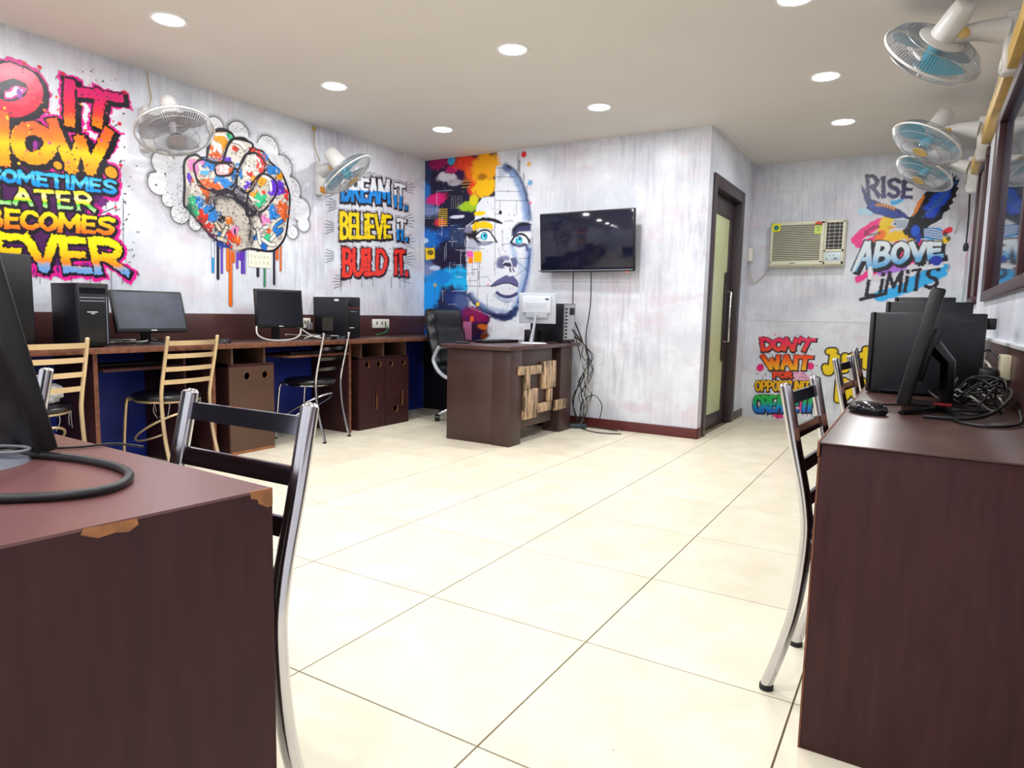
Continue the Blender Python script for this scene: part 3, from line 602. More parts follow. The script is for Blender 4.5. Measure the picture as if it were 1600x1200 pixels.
for _ in range(1100):
    x = rr.uniform(120, 920); y = rr.uniform(200, 1040)
    a = rr.uniform(0, 6.3); l = rr.uniform(4, 20)
    if m.sd((slice(0, 1), slice(0, 1)), [(0, 0), (1, 0), (0, 1)]).size:
        cx, cy = x-520, y-610
        if (cx/400)**2+(cy/430)**2 < .93 and not (x < 500 and 560 > y > 300 and rr.random() < .5) and not (x < 260 and y < 330) and not (x > 720 and y < 330): m.stroke([(x, y), (x+l*math.cos(a), y+l*math.sin(a)), (x+l*math.cos(a)+6, y+l*math.sin(a)+8)], .0019, rr.choice([BK, BK, BK, (90, 80, 90), (240, 238, 234)]), smooth=False, op=.85)
m.build('wall_mural', 'clenched fist mural covered in graffiti, in front of a white cloud, dripping paint', 'X', XL+.0015)

# --- dream it
m = Mural(H_LEFT, 460, 180, 4, 2.92, 4.20, 1.10, 2.26, 0.0044, 21)
T1 = m.text('DREAM', [(300, 395), (590, 415), (590, 545), (300, 525)], .25); T2 = m.text('iT.', [(625, 430), (705, 450), (705, 585), (625, 565)], .1)
T3 = m.text('BELiEVE', [(290, 615), (600, 635), (600, 760), (290, 765)], .2); T4 = m.text('iT.', [(642, 650), (705, 665), (708, 780), (642, 770)], .1)
T5 = m.text('BUiLD', [(305, 840), (575, 850), (570, 985), (305, 1000)], .22); T6 = m.text('iT.', [(628, 850), (700, 855), (708, 995), (628, 985)], .1)
for cx, y0 in [(220, 470), (720, 450), (215, 700), (720, 660), (215, 880), (720, 900), (440, 370), (500, 380), (270, 1040), (700, 1010), (230, 560), (720, 790)]:
    for k in range(5):
        sg = -1 if cx < 460 else 1; yy = y0+k*14-28; m.stroke([(cx+30*-sg, yy*.8+y0*.2), (cx+sg*(15+8*(k % 3)), yy+(yy-y0)*.5)], .0028, (40, 30, 46), smooth=False)
for t in (T1, T2, T3, T4, T5, T6): m.ink(t, .046, (196, 190, 200), .01)
for t in (T1, T2, T3, T4, T5, T6): m.ink(t, .037 if t not in (T2, T4) else .030, BK, .012, (.004, -.006), .006)
DB = [(0, (238, 242, 250)), (.47, (236, 242, 250)), (.53, (30, 160, 235)), (1, (40, 150, 225))]
m.ink(T1, .0205, DB, .006, rag=.005); m.ink(T2, .0175, DB, .004, rag=.004); m.ink(T4, .0165, DB, .004, rag=.004)
m.ink(T3, .019, (248, 220, 20), .005, rag=.006); m.ink(T5, .0215, (240, 72, 58), .005, rag=.006); m.ink(T6, .0215, (240, 72, 58), .004, rag=.006)
for _ in range(110):
    y = m.rnd.choice([m.rnd.uniform(400, 560), m.rnd.uniform(620, 780), m.rnd.uniform(830, 1010)]); x = m.rnd.uniform(285, 700)
    l = m.rnd.uniform(8, 40); m.stroke([(x, y), (x+l*.15, y+l)] if y < 580 else [(x, y), (x+l, y+1)], .0016, BK, smooth=False, op=.9)
for x, y, l in [(290, 1030, 70), (350, 1030, 20), (420, 1020, 55), (490, 1010, 60), (605, 1010, 70), (660, 1020, 60), (690, 1000, 80), (358, 560, 40), (555, 575, 40)]: m.stroke([(x, y), (x, y+l)], .003, (50, 40, 54), smooth=False)
m.build('wall_mural', 'stencil lettering DREAM IT BELIEVE IT BUILD IT beside the back corner', 'X', XL+.0015)

# --- face mural
m = Mural(H_BACK, 640, 220, 3.75, XL+.004, -2.1, 0.35, 2.508, 0.0045, 31)
left = [(64, 112), (250, 92), (380, 80), (510, 66), (512, 330), (420, 345), (395, 460), (335, 500), (330, 700), (340, 860), (330, 960), (480, 1030), (440, 1120), (420, 1250), (64, 1250)]
m.poly(left, (34, 30, 72), .012, .02)
for x, y, rx, ry, c_, hd in [(95, 170, 40, 60, (60, 70, 120), 1.5), (85, 290, 34, 60, (20, 130, 210), 2), (100, 380, 50, 40, (90, 120, 180), 1.5), (250, 190, 90, 60, (70, 20, 90), 2), (170, 130, 60, 40, (170, 20, 110), 2.2), (250, 170, 40, 26, (200, 30, 120), 2.5), (330, 130, 80, 46, (238, 80, 45), 2), (380, 190, 60, 60, (244, 120, 40), 2), (380, 280, 36, 40, (238, 80, 50), 2.5), (450, 160, 80, 100, (250, 185, 20), 2.5), (450, 270, 66, 50, (248, 200, 20), 3), (430, 210, 30, 18, (190, 130, 30), 1.5), (165, 345, 56, 36, (232, 30, 140), 3), (215, 325, 26, 22, (220, 30, 120), 3), (340, 380, 56, 30, (170, 205, 40), 3), (372, 350, 24, 30, (225, 215, 30), 3), (270, 330, 60, 50, (30, 24, 60), 2), (120, 410, 60, 30, (120, 140, 190), 1.5), (175, 480, 40, 24, (220, 60, 90), 3), (140, 580, 76, 60, (20, 130, 215), 2), (90, 680, 40, 60, (90, 120, 170), 1.6), (200, 560, 50, 60, (30, 90, 170), 1.6), (230, 640, 80, 60, (24, 30, 70), 1.5), (280, 560, 50, 60, (60, 80, 120), 1.2), (110, 760, 50, 36, (140, 150, 190), 1.6), (260, 800, 100, 60, (0, 185, 240), 2.5), (180, 800, 60, 40, (20, 150, 225), 2), (110, 920, 60, 110, (10, 165, 240), 2.5), (300, 850, 50, 34, (40, 190, 245), 2.5), (260, 960, 70, 90, (30, 60, 130), 1.5), (210, 1010, 60, 60, (30, 40, 90), 2), (300, 940, 40, 40, (90, 110, 160), 1.5), (390, 1030, 80, 50, (150, 24, 100), 2), (330, 1090, 60, 60, (120, 20, 100), 2), (410, 1100, 60, 40, (60, 24, 60), 2), (430, 1090, 40, 20, (200, 110, 40), 2.5), (440, 1140, 30, 30, (120, 60, 30), 2), (130, 1130, 70, 60, (20, 110, 190), 1.5)]:
    m.cloud(x, y, rx, ry, c_, hd, .7)
m.cloud(222, 215, 56, 26, (215, 210, 220), 3, .6); m.cloud(265, 245, 40, 22, (190, 185, 196), 3, .6); m.cloud(190, 205, 26, 22, (225, 222, 230), 3, .6)
m.cloud(272, 446, 40, 10, (220, 226, 240), 3, .6); m.cloud(88, 585, 22, 14, (200, 220, 240), 3, .6); m.cloud(150, 745, 30, 12, (200, 215, 235), 2, .6)
m.dot(245, 114, .045, (70, 180, 225))
m.poly([(92, 628), (146, 625), (148, 690), (95, 700)], (245, 210, 20), .01, .01); m.cloud(122, 655, 16, 14, (120, 110, 30))
for k in range(9): m.stroke([(170, 402+k*12), (221, 400+k*12)], .0035, (245, 210, 30), smooth=False)
for k in range(6): m.stroke([(80, 400+k*11), (170, 402+k*11)], .0016, (190, 200, 220), smooth=False, op=.7)
for k in range(6): m.stroke([(306, 238+k*9), (356, 234+k*9)], .0025, (20, 16, 24) if k % 2 else (220, 190, 40), smooth=False)
for i in range(6):
    for j in range(8):
        m.dot(245+i*12, 325+j*10, .0028, (225, 225, 235)); 
for i in range(5):
    for j in range(12): m.poly([(316+i*10, 1060+j*10), (323+i*10, 1060+j*10), (323+i*10, 1067+j*10), (316+i*10, 1067+j*10)], (240, 160, 200))
# head
head = [(430, 330), (500, 325), (506, 150), (560, 140), (605, 165), (645, 210), (678, 290), (695, 380), (708, 450), (716, 500), (712, 600), (700, 680), (690, 750), (672, 830), (645, 930), (620, 1000), (590, 1035), (545, 1046), (500, 1035), (440, 1000), (380, 950), (345, 900), (335, 800), (345, 700), (335, 600), (330, 500), (380, 470), (395, 380)]
m.poly(head, (232, 235, 243), .006, .012)
m.poly([(520, 150), (560, 140), (600, 165), (560, 200), (520, 240)], (196, 204, 222), .01, .03)
m.stroke([(560, 150), (620, 200), (660, 280), (688, 380), (700, 450)], .034, (90, 110, 158), .012, .03, op=.9)
m.stroke([(575, 148), (630, 196), (668, 270), (690, 350)], .012, (50, 60, 100), .006, .012)
m.stroke([(600, 190), (640, 260), (665, 350), (680, 450)], .03, (150, 175, 215), .012, .04, op=.8)
m.stroke([(700, 640), (690, 760), (665, 860), (635, 950), (600, 1015)], .036, (120, 155, 205), .012, .05, op=.85)
m.stroke([(706, 640), (694, 760), (672, 850), (640, 950)], .012, (84, 104, 156), .008, .02)
m.stroke([(600, 600), (612, 650), (628, 700)], .022, (168, 196, 226), .01, .04, op=.8)
m.stroke([(650, 720), (660, 800), (640, 880)], .028, (178, 200, 228), .01, .05, op=.7)
m.stroke([(350, 905), (400, 960), (470, 1010), (540, 1036), (595, 1028), (625, 985)], .03, (60, 74, 122), .012, .02)
m.poly([(440, 985), (500, 1010), (560, 1010), (600, 990), (595, 1030), (545, 1046), (480, 1030)], (44, 50, 96), .008, .012)
m.stroke([(365, 900), (420, 960), (500, 995), (570, 1000)], .02, (150, 170, 205), .01, .04, op=.7)
m.stroke([(350, 545), (380, 590), (400, 600)], .03, (70, 60, 90), .02, .03)
m.cloud(360, 545, 34, 22, (40, 34, 56), 2.5, .7); m.cloud(345, 520, 26, 20, (150, 150, 176), 2, .7)
m.cloud(370, 620, 40, 40, (190, 196, 214), 2, .7)
# brows, eyes
m.poly([(340, 500), (375, 470), (430, 448), (500, 455), (545, 480), (545, 490), (480, 472), (420, 468), (370, 490)], (56, 44, 60), .006, .006)
m.poly([(362, 505), (380, 478), (440, 470), (488, 490), (488, 525), (450, 510), (410, 512), (375, 530)], (246, 208, 20), .008, .008)
m.poly([(596, 560), (602, 510), (640, 480), (690, 476), (714, 488), (712, 530), (680, 530), (640, 535), (612, 560)], (70, 74, 118), .008, .02)
m.poly([(602, 520), (640, 484), (690, 478), (714, 490), (690, 496), (640, 500), (606, 540)], (36, 32, 58), .006, .006)
m.poly([(385, 560), (410, 536), (445, 528), (480, 550), (505, 590), (470, 588), (420, 590)], (240, 244, 250), 0, .004)
m.dot(437, 560, .040, (20, 90, 130)); m.dot(437, 560, .035, (40, 195, 230)); m.dot(434, 564, .02, (120, 230, 245)); m.dot(440, 556, .013, (16, 16, 24)); m.dot(432, 546, .006, (250, 250, 250))
m.stroke([(378, 572), (400, 540), (430, 524), (465, 528), (490, 560), (512, 594)], .008, (24, 20, 32), .003)
m.stroke([(388, 578), (420, 592), (462, 592), (505, 592)], .0035, (40, 34, 50)); m.stroke([(392, 590), (430, 606), (480, 598)], .012, (110, 112, 150), .004, .02, op=.8)
m.stroke([(370, 562), (392, 580), (400, 590)], .012, (30, 26, 40), .006, .01)
for k in range(9): m.stroke([(395+k*12, 540-abs(4-k)*-1.5-10), (388+k*13, 515-6+abs(4-k)*2)], .0018, (30, 24, 36), smooth=False)
m.poly([(600, 592), (622, 562), (660, 548), (690, 572), (696, 600), (650, 612), (620, 606)], (238, 244, 250), 0, .004)
m.dot(641, 582, .038, (20, 90, 130)); m.dot(641, 582, .033, (40, 190, 228)); m.dot(644, 590, .018, (120, 230, 245)); m.dot(646, 576, .012, (16, 16, 24)); m.dot(634, 570, .006, (250, 250, 250))
m.stroke([(596, 594), (615, 562), (650, 546), (685, 562), (702, 592)], .010, (30, 26, 46), .004)
m.stroke([(604, 604), (640, 616), (680, 610), (690, 636)], .014, (80, 84, 128), .006, .02)
for k in range(5): m.stroke([(696, 580+k*7), (722, 570+k*9)], .0022, (30, 26, 46), smooth=False)
# nose and lips
m.stroke([(520, 735), (522, 705), (545, 688), (575, 690)], .022, (150, 154, 184), .006, .02)
m.poly([(516, 735), (520, 704), (540, 690), (560, 700), (545, 720), (560, 745), (535, 748)], (120, 122, 160), .006, .012)
m.poly([(545, 728), (560, 712), (590, 714), (600, 735), (575, 740)], (70, 62, 96), .004, .008)
m.poly([(590, 690), (620, 680), (634, 705), (626, 745), (605, 740), (598, 715)], (116, 120, 160), .006, .012)
m.stroke([(588, 745), (592, 765)], .01, (90, 90, 130), .004, .01); m.stroke([(606, 748), (612, 765)], .008, (90, 90, 130), .004, .01)
m.poly([(472, 852), (500, 825), (540, 800), (568, 786), (588, 796), (605, 790), (628, 812), (642, 840), (630, 856), (590, 838), (550, 836), (510, 848)], (112, 112, 158), .003, .006)
m.poly([(486, 852), (520, 845), (560, 838), (600, 844), (634, 860), (626, 884), (598, 900), (560, 900), (520, 886)], (226, 228, 238), .003, .006)
m.stroke([(476, 852), (512, 846), (556, 834), (596, 838), (634, 856)], .0055, (44, 36, 64), .002)
m.stroke([(512, 892), (545, 910), (590, 914), (626, 896)], .016, (74, 76, 126), .005, .012)
m.stroke([(500, 905), (550, 935), (600, 935)], .014, (160, 176, 206), .006, .03, op=.8)
# technical line work
LN_ = (30, 28, 44)
for a in [(510, 212, 620, 212), (512, 295, 650, 298), (505, 350, 690, 350), (506, 160, 560, 160), (530, 352, 530, 420), (500, 330, 500, 790), (690, 250, 690, 320), (627, 350, 627, 430), (330, 852, 470, 852), (400, 700, 400, 940), (368, 700, 368, 790), (250, 776, 390, 776), (196, 715, 420, 715), (280, 622, 440, 634), (320, 470, 320, 640), (350, 420, 350, 520), (243, 470, 243, 620), (290, 560, 290, 700), (500, 430, 540, 430), (680, 440, 690, 440), (455, 900, 455, 1010), (575, 945, 575, 975), (555, 945, 590, 945), (640, 690, 700, 688), (620, 700, 690, 760), (610, 800, 690, 740), (520, 630, 540, 700), (700, 350, 700, 440), (385, 470, 385, 540), (330, 560, 330, 640), (410, 640, 410, 860), (340, 820, 400, 820), (355, 800, 355, 850), (150, 850, 150, 990), (560, 470, 610, 470), (540, 610, 600, 600), (500, 480, 500, 560), (545, 520, 545, 640)]:
    m.stroke([(a[0], a[1]), (a[2], a[3])], .0018, LN_, smooth=False)
for a in [(160, 295, 160, 420), (160, 295, 250, 290), (205, 620, 205, 700), (195, 880, 195, 940), (186, 880, 210, 878), (225, 958, 275, 958), (170, 545, 190, 545), (218, 180, 218, 210), (300, 640, 300, 760), (215, 600, 215, 690), (250, 880, 330, 880), (190, 440, 190, 560), (270, 640, 330, 640), (250, 560, 250, 620), (230, 590, 280, 590)]:
    m.stroke([(a[0], a[1]), (a[2], a[3])], .0016, (225, 228, 240), smooth=False)
for _ in range(46):
    x = m.rnd.uniform(230, 420); y = m.rnd.uniform(480, 800); l = m.rnd.uniform(10, 60)
    m.stroke([(x, y), (x+l, y)] if m.rnd.random() < .5 else [(x, y), (x, y+l)], m.rnd.uniform(.0014, .003), m.rnd.choice([LN_, LN_, LN_, (220, 224, 236), (60, 120, 170)]), smooth=False)
m.speck(130, (180, 260, 640, 980), [LN_], .0012, .003, 9); m.speck(50, (80, 120, 330, 700), [(230, 232, 240)], .0015, .0035)
for c_, x, y, r in [((230, 50, 70), 670, 80, .028), ((235, 185, 60), 700, 138, .022), ((80, 170, 220), 707, 246, .024), ((240, 90, 160), 708, 364, .012), ((245, 215, 30), 150, 845, .017), ((245, 205, 40), 153, 997, .017), ((248, 210, 40), 400, 957, .02), (LN_, 532, 420, .018), ((30, 30, 40), 601, 52, .008), ((240, 150, 200), 460, 845, .012), ((90, 210, 220), 619, 1056, .006)]: m.dot(x, y, r, c_)
m.dot(150, 845, .008, (30, 30, 40))
m.poly([(336, 646), (372, 646), (374, 682), (338, 682)], (240, 110, 190), .002); m.poly([(376, 650), (424, 648), (420, 712), (378, 708)], (248, 205, 30), .008, .006); m.poly([(345, 683), (372, 683), (372, 718), (345, 718)], (244, 150, 40), .003)
m.poly([(356, 1030), (375, 1030), (375, 1058), (356, 1058)], (244, 120, 40), .002)
m.cloud(415, 425, 30, 12, (248, 215, 30), 4, .6)
for x, y, l in [(632, 90, 110), (640, 70, 130), (646, 110, 80), (668, 190, 40), (672, 200, 30)]: m.stroke([(x, y), (x, y+l)], .003, (70, 70, 86), .002, smooth=False)
for k in range(26): t = k/25; m.dot(350+t*230, 905+math.sin(t*1.5)*100-t*2, .0026, LN_)
for k in range(30): t = k/29; m.dot(345+t*130, 975+t*50, .0026, (240, 200, 230))
for k in range(20): t = k/19; m.dot(600+t*85-t*t*20, 880-t*240, .0022, LN_)
m.build('wall_mural', "tall mural of a blue-eyed woman's face breaking into coloured clouds", 'Y', YB-.0015)

# --- eagle
m = Mural(H_FAR, 1320, 250, 5.215, 0.10, 1.105, 1.12, 2.42, 0.0058, 41)
for pts, r, c_ in [([(90, 650), (200, 560), (330, 500)], .045, (245, 60, 150)), ([(110, 690), (250, 640), (330, 580)], .03, (240, 70, 160)), ([(300, 640), (340, 500), (380, 500)], .05, (250, 215, 30)), ([(300, 640), (420, 620), (500, 600)], .045, (250, 210, 20)), ([(270, 660), (300, 600)], .035, (250, 140, 40)), ([(110, 975), (250, 900), (420, 860), (550, 820)], .03, (245, 60, 160)), ([(300, 920), (480, 870)], .03, (190, 130, 230)), ([(280, 1110), (450, 1060), (640, 980), (780, 920)], .05, (70, 190, 245)), ([(520, 1000), (700, 900), (830, 870)], .03, (60, 185, 240)), ([(650, 600), (760, 600)], .05, (110, 195, 245)), ([(780, 600), (855, 570)], .022, (240, 60, 80)), ([(780, 670), (820, 650)], .03, (245, 215, 30)), ([(390, 350), (460, 330)], .02, (80, 190, 240)), ([(140, 420), (210, 420)], .03, (190, 225, 245)), ([(250, 700), (270, 800)], .04, (250, 140, 60)), ([(450, 700), (470, 800)], .05, (240, 60, 130)), ([(610, 680), (620, 760)], .04, (240, 60, 130))]:
    m.stroke(pts, r, c_, .012, .01)
# right wing
m.poly([(540, 470), (600, 340), (650, 270), (720, 230), (800, 200), (860, 130), (880, 100), (890, 140), (912, 110), (905, 160), (940, 155), (915, 215), (935, 230), (900, 270), (915, 295), (880, 320), (890, 345), (850, 375), (862, 400), (810, 430), (790, 480), (740, 510), (700, 530), (650, 560), (570, 560)], (26, 22, 40), .006)
m.poly([(650, 380), (720, 300), (800, 230), (860, 260), (840, 320), (780, 400), (720, 470), (660, 480)], (36, 92, 215), .02, .02)
m.poly([(545, 470), (590, 350), (640, 285), (655, 290), (625, 360), (580, 440)], (240, 150, 60), .006)
for k in range(16): x = 690+k*13; m.stroke([(x-60, 470-k*16), (x+30, 400-k*15), (x+95-k*4, 350-k*14)], .0032, (20, 18, 34) if k % 2 else (90, 150, 245))
# left wing
m.poly([(530, 470), (440, 400), (350, 370), (290, 350), (220, 320), (180, 270), (150, 220), (135, 200), (140, 260), (160, 300), (145, 310), (180, 370), (175, 390), (220, 420), (240, 440), (300, 450), (340, 470), (420, 480), (500, 500)], (60, 70, 140), .008)
m.poly([(200, 330), (300, 390), (420, 430), (500, 460), (420, 470), (320, 455), (240, 425), (200, 380)], (56, 96, 205), .015, .012)
m.stroke([(260, 365), (330, 372), (400, 395)], .014, (236, 170, 110), .005, .01)
for k in range(12): x = 190+k*24; m.stroke([(x, 320+k*8), (x+6, 370+k*8), (x+26, 420+k*6)], .003, (30, 28, 70))
# body, head, tail, leg
m.poly([(440, 500), (540, 460), (640, 480), (680, 560), (640, 640), (570, 650), (500, 620), (460, 560)], (30, 24, 44), .008)
m.cloud(575, 580, 36, 46, (40, 110, 225), 3, .5); m.cloud(600, 640, 26, 40, (36, 80, 190), 3, .5)
m.poly([(372, 520), (410, 480), (470, 468), (525, 485), (510, 530), (480, 570), (420, 560), (390, 545)], (222, 228, 238), .006)
for k in range(8): m.stroke([(400+k*14, 490), (430+k*12, 555)], .0025, (110, 120, 150), smooth=False)
m.poly([(345, 545), (380, 535), (415, 545), (410, 558), (375, 562), (358, 575)], (240, 180, 40), .002); m.dot(408, 522, .008, (20, 20, 20))
for k in range(9): m.stroke([(650, 560+k*8), (730, 560+k*10), (790, 580+k*9)], .006, (222, 232, 242) if k % 2 else (60, 130, 200))
m.poly([(490, 600), (530, 600), (535, 640), (500, 640)], (40, 28, 30), .004); m.stroke([(505, 620), (520, 660), (545, 650)], .010, (240, 190, 40), .003)
for cx, cy in [(270, 545), (235, 550), (205, 565), (175, 585), (170, 605), (205, 610), (240, 605), (275, 595)]: m.stroke([(cx-14, cy), (cx, cy-9), (cx+14, cy), (cx, cy+9)], .0035, (60, 20, 50), closed=True)
for cx, cy in [(820, 605), (845, 640)]: m.stroke([(cx-12, cy), (cx, cy-14), (cx+12, cy), (cx, cy+14)], .006, (24, 20, 36), closed=True)
RS = m.text('RISE', [(175, 130), (560, 180), (540, 305), (190, 290)], .3)
m.ink(RS, .018, [(0, (62, 50, 96)), (1, (84, 64, 128))], .006, rag=.005)
AB = m.text('ABOVE', [(130, 680), (770, 685), (785, 780), (85, 885)], .3)
m.ink(AB, .034, (24, 20, 40), .004, (.022, -.024)); m.ink(AB, .033, (30, 24, 46), .004)
m.ink(AB, .0225, [(0, (238, 246, 250)), (.45, (226, 240, 250)), (1, (120, 190, 235))], .003)
LM = m.text('LiMiTS', [(200, 940), (770, 875), (750, 1035), (170, 1105)], .32)
m.ink(LM, .0155, (36, 28, 50), .005, rag=.005); m.stroke([(130, 1135), (310, 1095)], .016, (36, 28, 50), .005); m.stroke([(205, 880), (205, 960)], .018, (240, 240, 244), .01)
m.stroke([(640, 885), (790, 860)], .014, (236, 240, 246), .004); m.cloud(740, 820, 50, 36, (40, 70, 190), 4, .6)
m.stroke([(70, 905), (120, 800)], .012, (236, 240, 246), .004)
m.build('wall_mural', 'eagle mural with the lettering RISE ABOVE LIMITS on the far wall', 'Y', YF-.0015)

# --- don't wait
m = Mural(H_FAR, 1140, 440, 1200/260, -0.66, 0.06, 0.0, 0.93, 0.0042, 51)
W1 = m.text("DON'T", [(230, 415), (610, 420), (570, 490), (240, 490)], .22); W2 = m.text('WAIT', [(240, 540), (590, 545), (570, 625), (270, 620)], .22)
W3 = m.text('FOR', [(318, 655), (445, 655), (445, 690), (318, 690)], .3); W4 = m.text('OPPORTUNiTY', [(190, 720), (620, 722), (615, 780), (190, 785)], .3); W5 = m.text('CREATE iT', [(180, 830), (610, 830), (595, 930), (180, 935)], .25)
m.cloud(220, 620, 26, 26, (240, 40, 140), 4, .5); m.cloud(585, 610, 26, 26, (240, 40, 140), 4, .5); m.cloud(350, 970, 40, 20, (240, 60, 150), 4, .6); m.cloud(520, 870, 30, 60, (240, 90, 170), 3, .7); m.cloud(500, 700, 90, 50, (240, 190, 215), 3, .6)
m.speck(90, (175, 380, 640, 990), [(240, 60, 140), (240, 60, 140), (90, 60, 90)], .002, .007)
m.speck(30, (200, 640, 640, 730), [(150, 60, 110)], .002, .003, 40)
for t, r in ((W1, .0185), (W2, .020), (W3, .0115), (W4, .0098), (W5, .018)): m.ink(t, r+.011, (42, 16, 40), .004, (.003, -.005), hz=1.3); 
m.ink(W1, .0185, [(0, (240, 60, 110)), (.4, (240, 60, 100)), (1, (244, 90, 60))], .004); m.ink(W2, .020, [(0, (246, 90, 40)), (.5, (250, 150, 30)), (1, (250, 190, 20))], .004)
m.ink(W3, .0115, (240, 90, 50), .002); m.ink(W4, .0098, (248, 195, 20), .002)
m.ink(W5, .018, [(0, (60, 200, 90)), (.4, (40, 190, 130)), (.75, (20, 160, 220)), (1, (20, 130, 220))], .004)
for k in range(12): x = 200+k*36; m.stroke([(x, 940), (x, 960+(k*37 % 30))], .003, (60, 20, 60), smooth=False)
m.build('wall_mural', "small lettering mural DON'T WAIT FOR OPPORTUNITY CREATE IT low on the far wall", 'Y', YF-.0015)

# --- streaks of colour that run round onto the right wall
m = Mural((1, 0, 0, 0, 1, 0, 0, 0), 0, 0, 1, 4.9, 5.86, 1.05, 1.95, 0.008, 71)
m.stroke([(5.35, 1.75), (5.55, 1.62), (5.85, 1.5)], .05, (232, 110, 160), .03, .03, op=.8); m.stroke([(5.45, 1.45), (5.85, 1.35)], .04, (190, 170, 110), .03, .04, op=.6)
m.stroke([(5.5, 1.28), (5.85, 1.2)], .05, (130, 180, 140), .03, .04, op=.7); m.stroke([(5.6, 1.14), (5.85, 1.1)], .03, (120, 180, 210), .03, .03, op=.6)
m.build('wall_mural', 'faint pink and green paint streaks on the right wall beside the far corner', 'X', XR-.0015)

# --- just
m = Mural(H_FAR, 1140, 440, 1200/260, -0.02, 1.0, 0.2, 0.86, 0.006, 61)
J1 = m.text('Just', [(700, 505), (1020, 490), (1020, 610), (690, 655)], .35)
J2 = m.text('DO iT', [(790, 720), (1200, 690), (1200, 800), (780, 850)], .35)
for t in (J1, J2): m.ink(t, .052, (236, 236, 240), .006, rnd=True)
for t in (J1, J2): m.ink(t, .043, (30, 24, 24), .003, rnd=True)
for t in (J1, J2): m.ink(t, .028, (246, 216, 20), .003, rnd=True)
m.build('wall_mural', 'yellow bubble lettering beginning Just on the far wall behind the right-hand chairs', 'Y', YF-.0015)

# ------------------------------------------------------------------ left wall counter with its cabinets
FX = -3.05                       # front edge of the worktop
t = thing('wall_counter', 'long dark brown worktop running along the left wall under the murals', 'counter', (FX, 1.0, 0))
def L(o): return o
c_ = MB().bx(XL+0.018, FX, -2.0, YB, 0.735, 0.765, .003); c_.xf(Matrix.Identity(4))
def local(mb, o):                # shift world coordinates into an empty's frame
    M = Matrix.Translation(-Vector(o)); mb.v = [M @ v for v in mb.v]; return mb
O = (FX, 1.0, 0)
local(c_, O).obj('worktop', wood_top, t)
local(MB().bx(FX-0.001, FX+0.004, -2.0, YB, 0.733, 0.767, .001), O).obj('front_edge', edge_m, t)
for y0 in (-1.3, -0.35, 0.765, 1.50, 2.735):
    p = local(MB().bx(XL+0.02, -3.12, y0, y0+0.022, 0, 0.735, .002), O).obj('divider', wood, t)
    local(MB().bx(-3.12, -3.116, y0-0.001, y0+0.023, 0, 0.735), O).obj('divider_edge', edge_m, p)
for x1, y0 in ((-3.12, 1.305), (-3.30, 3.56)): local(MB().bx(XL+0.02, x1, y0, y0+.015, 0, 0.735), O).obj('inner_panel', wood, t)
for y0, y1 in ((2.10, 2.72), (0.80, 1.28)):
    k = local(MB().bx(-3.50, -3.08, y0, y1, 0.645 if y0 > 2 else 0.625, 0.66 if y0 > 2 else 0.64, .002), O).obj('keyboard_shelf', wood if y0 < 2 else edge_m, t)
def holes_panel(y0, y1, holes, slots, name, par, z0=0.02, z1=0.60, x=-3.12):
    """door panel with real round holes and slots, boolean-free: built from a fine boundary using bmesh triangulation"""
    bm = bmesh.new()
    def loop(pts): vs_ = [bm.verts.new(p) for p in pts]; return [bm.edges.new((vs_[i], vs_[(i+1) % len(vs_)])) for i in range(len(vs_))]
    edges = loop([(x, y0, z0), (x, y1, z0), (x, y1, z1), (x, y0, z1)])
    for hy, hz, r in holes: edges += loop([(x, hy+r*math.cos(a*PI/8), hz+r*math.sin(a*PI/8)) for a in range(16)])
    for hy, a, b_, wd in slots: edges += loop([(x, hy-wd, a), (x, hy+wd, a), (x, hy+wd, b_), (x, hy-wd, b_)])
    bmesh.ops.triangle_fill(bm, use_beauty=True, use_dissolve=False, edges=edges)
    for f in bm.faces: f.material_index = 0
    r = bmesh.ops.extrude_face_region(bm, geom=bm.faces[:])
    bmesh.ops.translate(bm, verts=[e for e in r['geom'] if isinstance(e, bmesh.types.BMVert)], vec=(-0.016, 0, 0))
    bmesh.ops.recalc_face_normals(bm, faces=bm.faces)
    for f in bm.faces:
        cn = f.calc_center_median()
        if abs(f.normal.x) < 0.5 and y0+0.004 < cn.y < y1-0.004 and z0+0.004 < cn.z < z1-0.004: f.material_index = 1
    me = bpy.data.meshes.new(name); bm.to_mesh(me); bm.free(); me.materials.append(wood_cab); me.materials.append(raw)
    o = bpy.data.objects.new(name, me); C.objects.link(o); o.parent = par; o.location = -Vector(par.location)
    return o
cab = thing('cabinet', 'single brown cabinet with two round holes and a slot under the counter', 'cabinet', (-3.12, 1.63, 0))
local(MB().bx(-3.1205, -3.1185, 1.64, 1.99, 0.002, 0.02), cab.location).obj('worn_base', raw, cab)
local(MB().bx(-3.54, -3.136, 1.63, 1.65, 0, 0.62).bx(-3.54, -3.136, 1.975, 1.995, 0, 0.62).bx(-3.54, -3.12, 1.63, 1.995, 0.60, 0.62).bx(-3.54, -3.136, 1.65, 1.975, 0, 0.02).bx(-3.54, -3.53, 1.65, 1.975, 0.02, 0.6), cab.location).obj('cabinet_body', wood, cab)
holes_panel(1.63, 1.995, [(1.775, 0.535, 0.026), (1.922, 0.535, 0.026)], [(1.907, 0.165, 0.262, 0.014)], 'door', cab, 0.0)
for y0 in (1.64, 1.90): local(MB().bx(-3.54, -3.11, y0, y0+.016, 0.62, 0.735), cab.location).obj('shelf_divider', wood_cab, cab)
cab = thing('cabinet', 'double-door dark cabinet with four round holes under the counter near the corner', 'cabinet', (-3.12, 2.85, 0))
